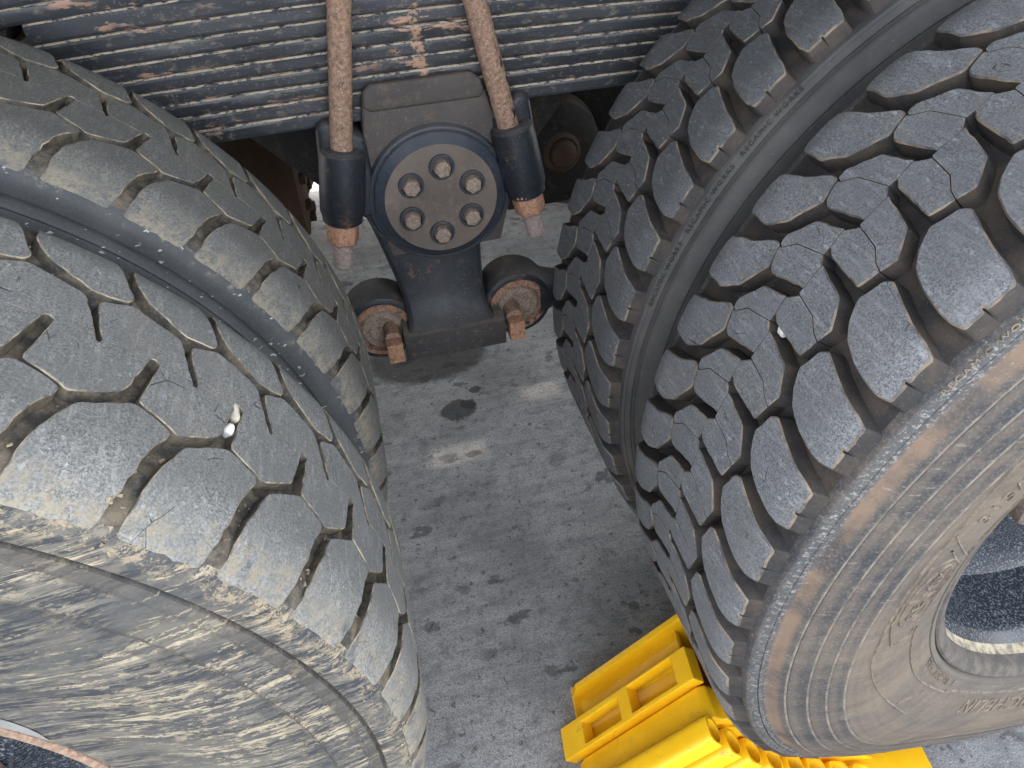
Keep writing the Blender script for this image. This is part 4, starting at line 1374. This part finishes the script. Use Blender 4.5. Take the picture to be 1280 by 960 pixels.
# carrying handle: a raised frame with two moulded pockets
def framed(y0, y1, holes, th, lift):
    """slab lying on the back slope with through pockets. s runs up the slope"""
    org = Vector((-0.012, 0.004)); d = Vector((0.170, 0.193)).normalized()
    nn = Vector((-d.y, d.x))
    bm = bmesh.new()
    ss = sorted(set([0.0, 0.262] + [h[0] for h in holes] + [h[1] for h in holes]))
    ys = sorted(set([y0, y1] + [h[2] for h in holes] + [h[3] for h in holes]))
    def isin(s, y):
        return any(h[0] < s < h[1] and h[2] < y < h[3] for h in holes)
    vt = {}
    def V(s, y, h):
        k = (round(s, 5), round(y, 5), h)
        if k not in vt:
            p = org + d * s + nn * (lift + (th if h else 0))
            vt[k] = bm.verts.new((p.x, y, p.y))
        return vt[k]
    for i in range(len(ss) - 1):
        for j in range(len(ys) - 1):
            s0, s1, a, b = ss[i], ss[i + 1], ys[j], ys[j + 1]
            if isin((s0 + s1) / 2, (a + b) / 2): continue
            bm.faces.new([V(s0, a, 1), V(s1, a, 1), V(s1, b, 1), V(s0, b, 1)])
            bm.faces.new([V(s0, b, 0), V(s1, b, 0), V(s1, a, 0), V(s0, a, 0)])
            for (p, q, ds, dy) in (((s0, a), (s1, a), 0, -1), ((s1, b), (s0, b), 0, 1), ((s1, a), (s1, b), 1, 0), ((s0, b), (s0, a), -1, 0)):
                ms, my = (p[0] + q[0]) / 2 + ds * 1e-4, (p[1] + q[1]) / 2 + dy * 1e-4
                out_ = ms < 0 or ms > 0.262 or my < y0 or my > y1 or isin(ms, my)
                if out_: bm.faces.new([V(p[0], p[1], 0), V(q[0], q[1], 0), V(q[0], q[1], 1), V(p[0], p[1], 1)])
    bmesh.ops.recalc_face_normals(bm, faces=bm.faces)
    bevel(bm, 0.0055, 3)
    return bm


ychock('handle', framed(-0.098, -0.050, [(0.046, 0.124, -0.0915, -0.0585), (0.146, 0.234, -0.0915, -0.0530)], 0.022, 0.0))
ychock('handle_floor', slope_slab(-0.100, -0.046, 0.000, 0.006, 0.158, 0.172, 0.006))
# broad smooth rib next to the handle
ychock('broad_rib', prism([(-0.008, 0.008), (0.0, 0.028), (XT - 0.010, 0.197), (XT + 0.002, 0.200), (XT + 0.014, 0.190)] + arc_pts(0.180, 0.38, 9) + [(0.40, 0.008)], -0.146, -0.100, 'Y', 0.004, 3))


def tube_cell(xt, zt, d, L, rad, bore, y, endcut):
    """hollow moulded channel: starts at (xt, zt) on the tyre side and runs along d"""
    n = 28
    bm = bmesh.new()
    d = Vector((d[0], 0, d[1])).normalized()
    up = Vector((-d.z, 0, d.x))
    if up.z < 0: up = -up
    lat = Vector((0, 1, 0))
    O = Vector((xt, y, zt))
    T = Vector((endcut[0], 0, endcut[1])).normalized()      # tangent of the tyre at the mouth
    def ring(rx, ry, s, sq, cut=True):
        out = []
        for i in range(n):
            a = 2 * PI * i / n
            cx, cy = math.cos(a), math.sin(a)
            k = 1.0
            if sq: k = 1 / (abs(cx) ** 5 + abs(cy) ** 5) ** 0.2
            p = lat * (rx * cx * k) + up * (ry * cy * k)
            base_ = O + p
            if cut:                                            # slide along d until on the cut plane
                nrm = Vector((-T.z, 0, T.x))
                t = -(p.dot(nrm)) / d.dot(nrm)
                base_ = O + p + d * t
            q = base_ + d * s
            if q.z < 0.004: q = q + d * 0; q.z = 0.004
            out.append(bm.verts.new(q))
        return out
    o0 = ring(rad * 1.0, rad, 0.004, True); o1 = ring(rad, rad, L, True, False)
    m0 = ring(rad * .95, rad * .95, 0.0, True)
    i0 = ring(bore * 1.03, bore * 1.03, 0.0, False); i1 = ring(bore * .97, bore * .97, 0.004, False); i2 = ring(bore * .93, bore * .93, L * .9, False, False)
    def sk(A, B):
        for i in range(n): bm.faces.new((A[i], A[(i + 1) % n], B[(i + 1) % n], B[i]))
    sk(o0, o1); sk(m0, o0); sk(i0, m0); sk(i1, i0); sk(i2, i1)
    bm.faces.new(o1[::-1]); bm.faces.new(i2)
    return bm


dd = (-math.cos(math.radians(47)), -math.sin(math.radians(47)))
xk = 0.150
for k in range(8):
    zt = max(0.014, wheel_z(xk, 0.015))
    e = 0.004
    tg = (e, wheel_z(xk + e, 0.015) - wheel_z(xk, 0.015))
    L = (zt - 0.004) / abs(dd[1])
    ychock('channel', tube_cell(xk, zt, dd, max(L, 0.02), 0.0172, 0.0138, -0.1665 - 0.001 * k, tg))
    xk += 0.0300 + 0.0017 * k
# filled wedge body behind the channels
ychock('inner_wall', prism([(0.02, 0.008), (XT + 0.004, 0.180)] + arc_pts(0.195, 0.40, 9) + [(0.42, 0.008)], -0.1495, -0.1465, 'Y'))

# ------------------------------------------------------------------ loose grit
def grit_mesh(points):
    bm = bmesh.new()
    r_ = random.Random(11)
    for (p, sz) in points:
        p = Vector(p)
        vs_ = [bm.verts.new(p + Vector((r_.uniform(-1, 1), r_.uniform(-1, 1), r_.uniform(-.6, .8))).normalized() * sz * r_.uniform(.6, 1.1)) for _ in range(7)]
        h = bmesh.ops.convex_hull(bm, input=vs_)
        bmesh.ops.delete(bm, geom=[g for g in h['geom_unused'] if isinstance(g, bmesh.types.BMVert)], context='VERTS')
    return finish(bm, 20, False)


r_ = random.Random(5)
pts_ = []
for _ in range(900):
    x, y = r_.uniform(-0.5, 1.0), r_.uniform(-0.2, 2.0)
    pts_.append(((x, y, 0.0004), r_.choice((0.0009, 0.0012, 0.0012, 0.0018, 0.0026))))
tag(put('grit', grit_mesh(pts_), None, M_GRIT), 'loose pale grit scattered over the concrete', None, None, 'stuff')
pts_ = []
for _ in range(420):
    ph = 0.8992 - 0.1309 * r_.uniform(-2, 9)
    y = r_.choice((r_.uniform(0.012, 0.09), r_.uniform(0.175, 0.225), r_.uniform(0.02, 0.06)))
    rr_ = 0.5118
    pts_.append(((rr_ * math.cos(ph), y, rr_ * math.sin(ph)), r_.choice((0.0010, 0.0013, 0.0018, 0.0024))))
g_ = put('packed_grit', grit_mesh(pts_), L1T, M_GRIT2)
g_['kind'] = 'stuff'
pts_ = []
for _ in range(1500):
    ph = r_.uniform(-0.45, 1.75)
    rr_ = 0.503 - abs(r_.gauss(0, 0.009))
    if math.sin(ph * 37) + math.sin(ph * 91 + 2) + r_.uniform(-1.2, 1.2) < 0.6 or rr_ < 0.470: continue
    pts_.append(((rr_ * math.cos(ph), interp(PR_L, min(rr_, 0.5026)) + 0.0003, rr_ * math.sin(ph)), r_.choice((0.0007, 0.0009, 0.0010, 0.0014, 0.0022))))
g_ = put('dried_mud', grit_mesh(pts_), L1T, M_GRIT2)
g_['kind'] = 'stuff'
# ------------------------------------------------------------------ stones and slivers in the treads
pebble('stone', on_tyre(1, XL, ZL, 0.5160, 0.8992 - 0.1309 * 2.40, 0.136), 0.0045, 0.0075, 0.006, M_STONE, 'pale oval stone wedged at the tip of a worn groove, left outer tyre', (0.3, 0.5, 0.2))
pebble('stone', on_tyre(1, XL, ZL, 0.5150, 0.8992 - 0.1309 * 2.345, 0.117), 0.004, 0.006, 0.005, M_STONE2, 'small white stone just below the pale oval stone in the worn tread', (0.1, 0.9, 0.5))
pebble('stone', on_tyre(-1, XR, ZR, 0.527, phR1 - DR * 3.73 - 0.002, 0.1285), 0.006, 0.0045, 0.006, M_STONE2, 'white stone stuck in a deep notch in the middle of the right outer tread', (0.1, 0.2, 0.5))
pebble('stone', on_tyre(1, XL, ZL, 0.512, 0.8992 - 0.1309 * 5.55, 0.052), 0.004, 0.005, 0.004, M_STONE, 'tiny tan stone in a lower groove of the left outer tyre, near its silhouette', (0, 0.2, 0.5))
pebble('stone', on_tyre(1, XL, ZL, 0.5175, 0.9956 + 0.1309 * 0.60, SEP + 0.135), 0.004, 0.008, 0.004, M_STONE2, 'thin white stone in the inner left tyre, by the upper left edge', (0, 0.2, 0.4))
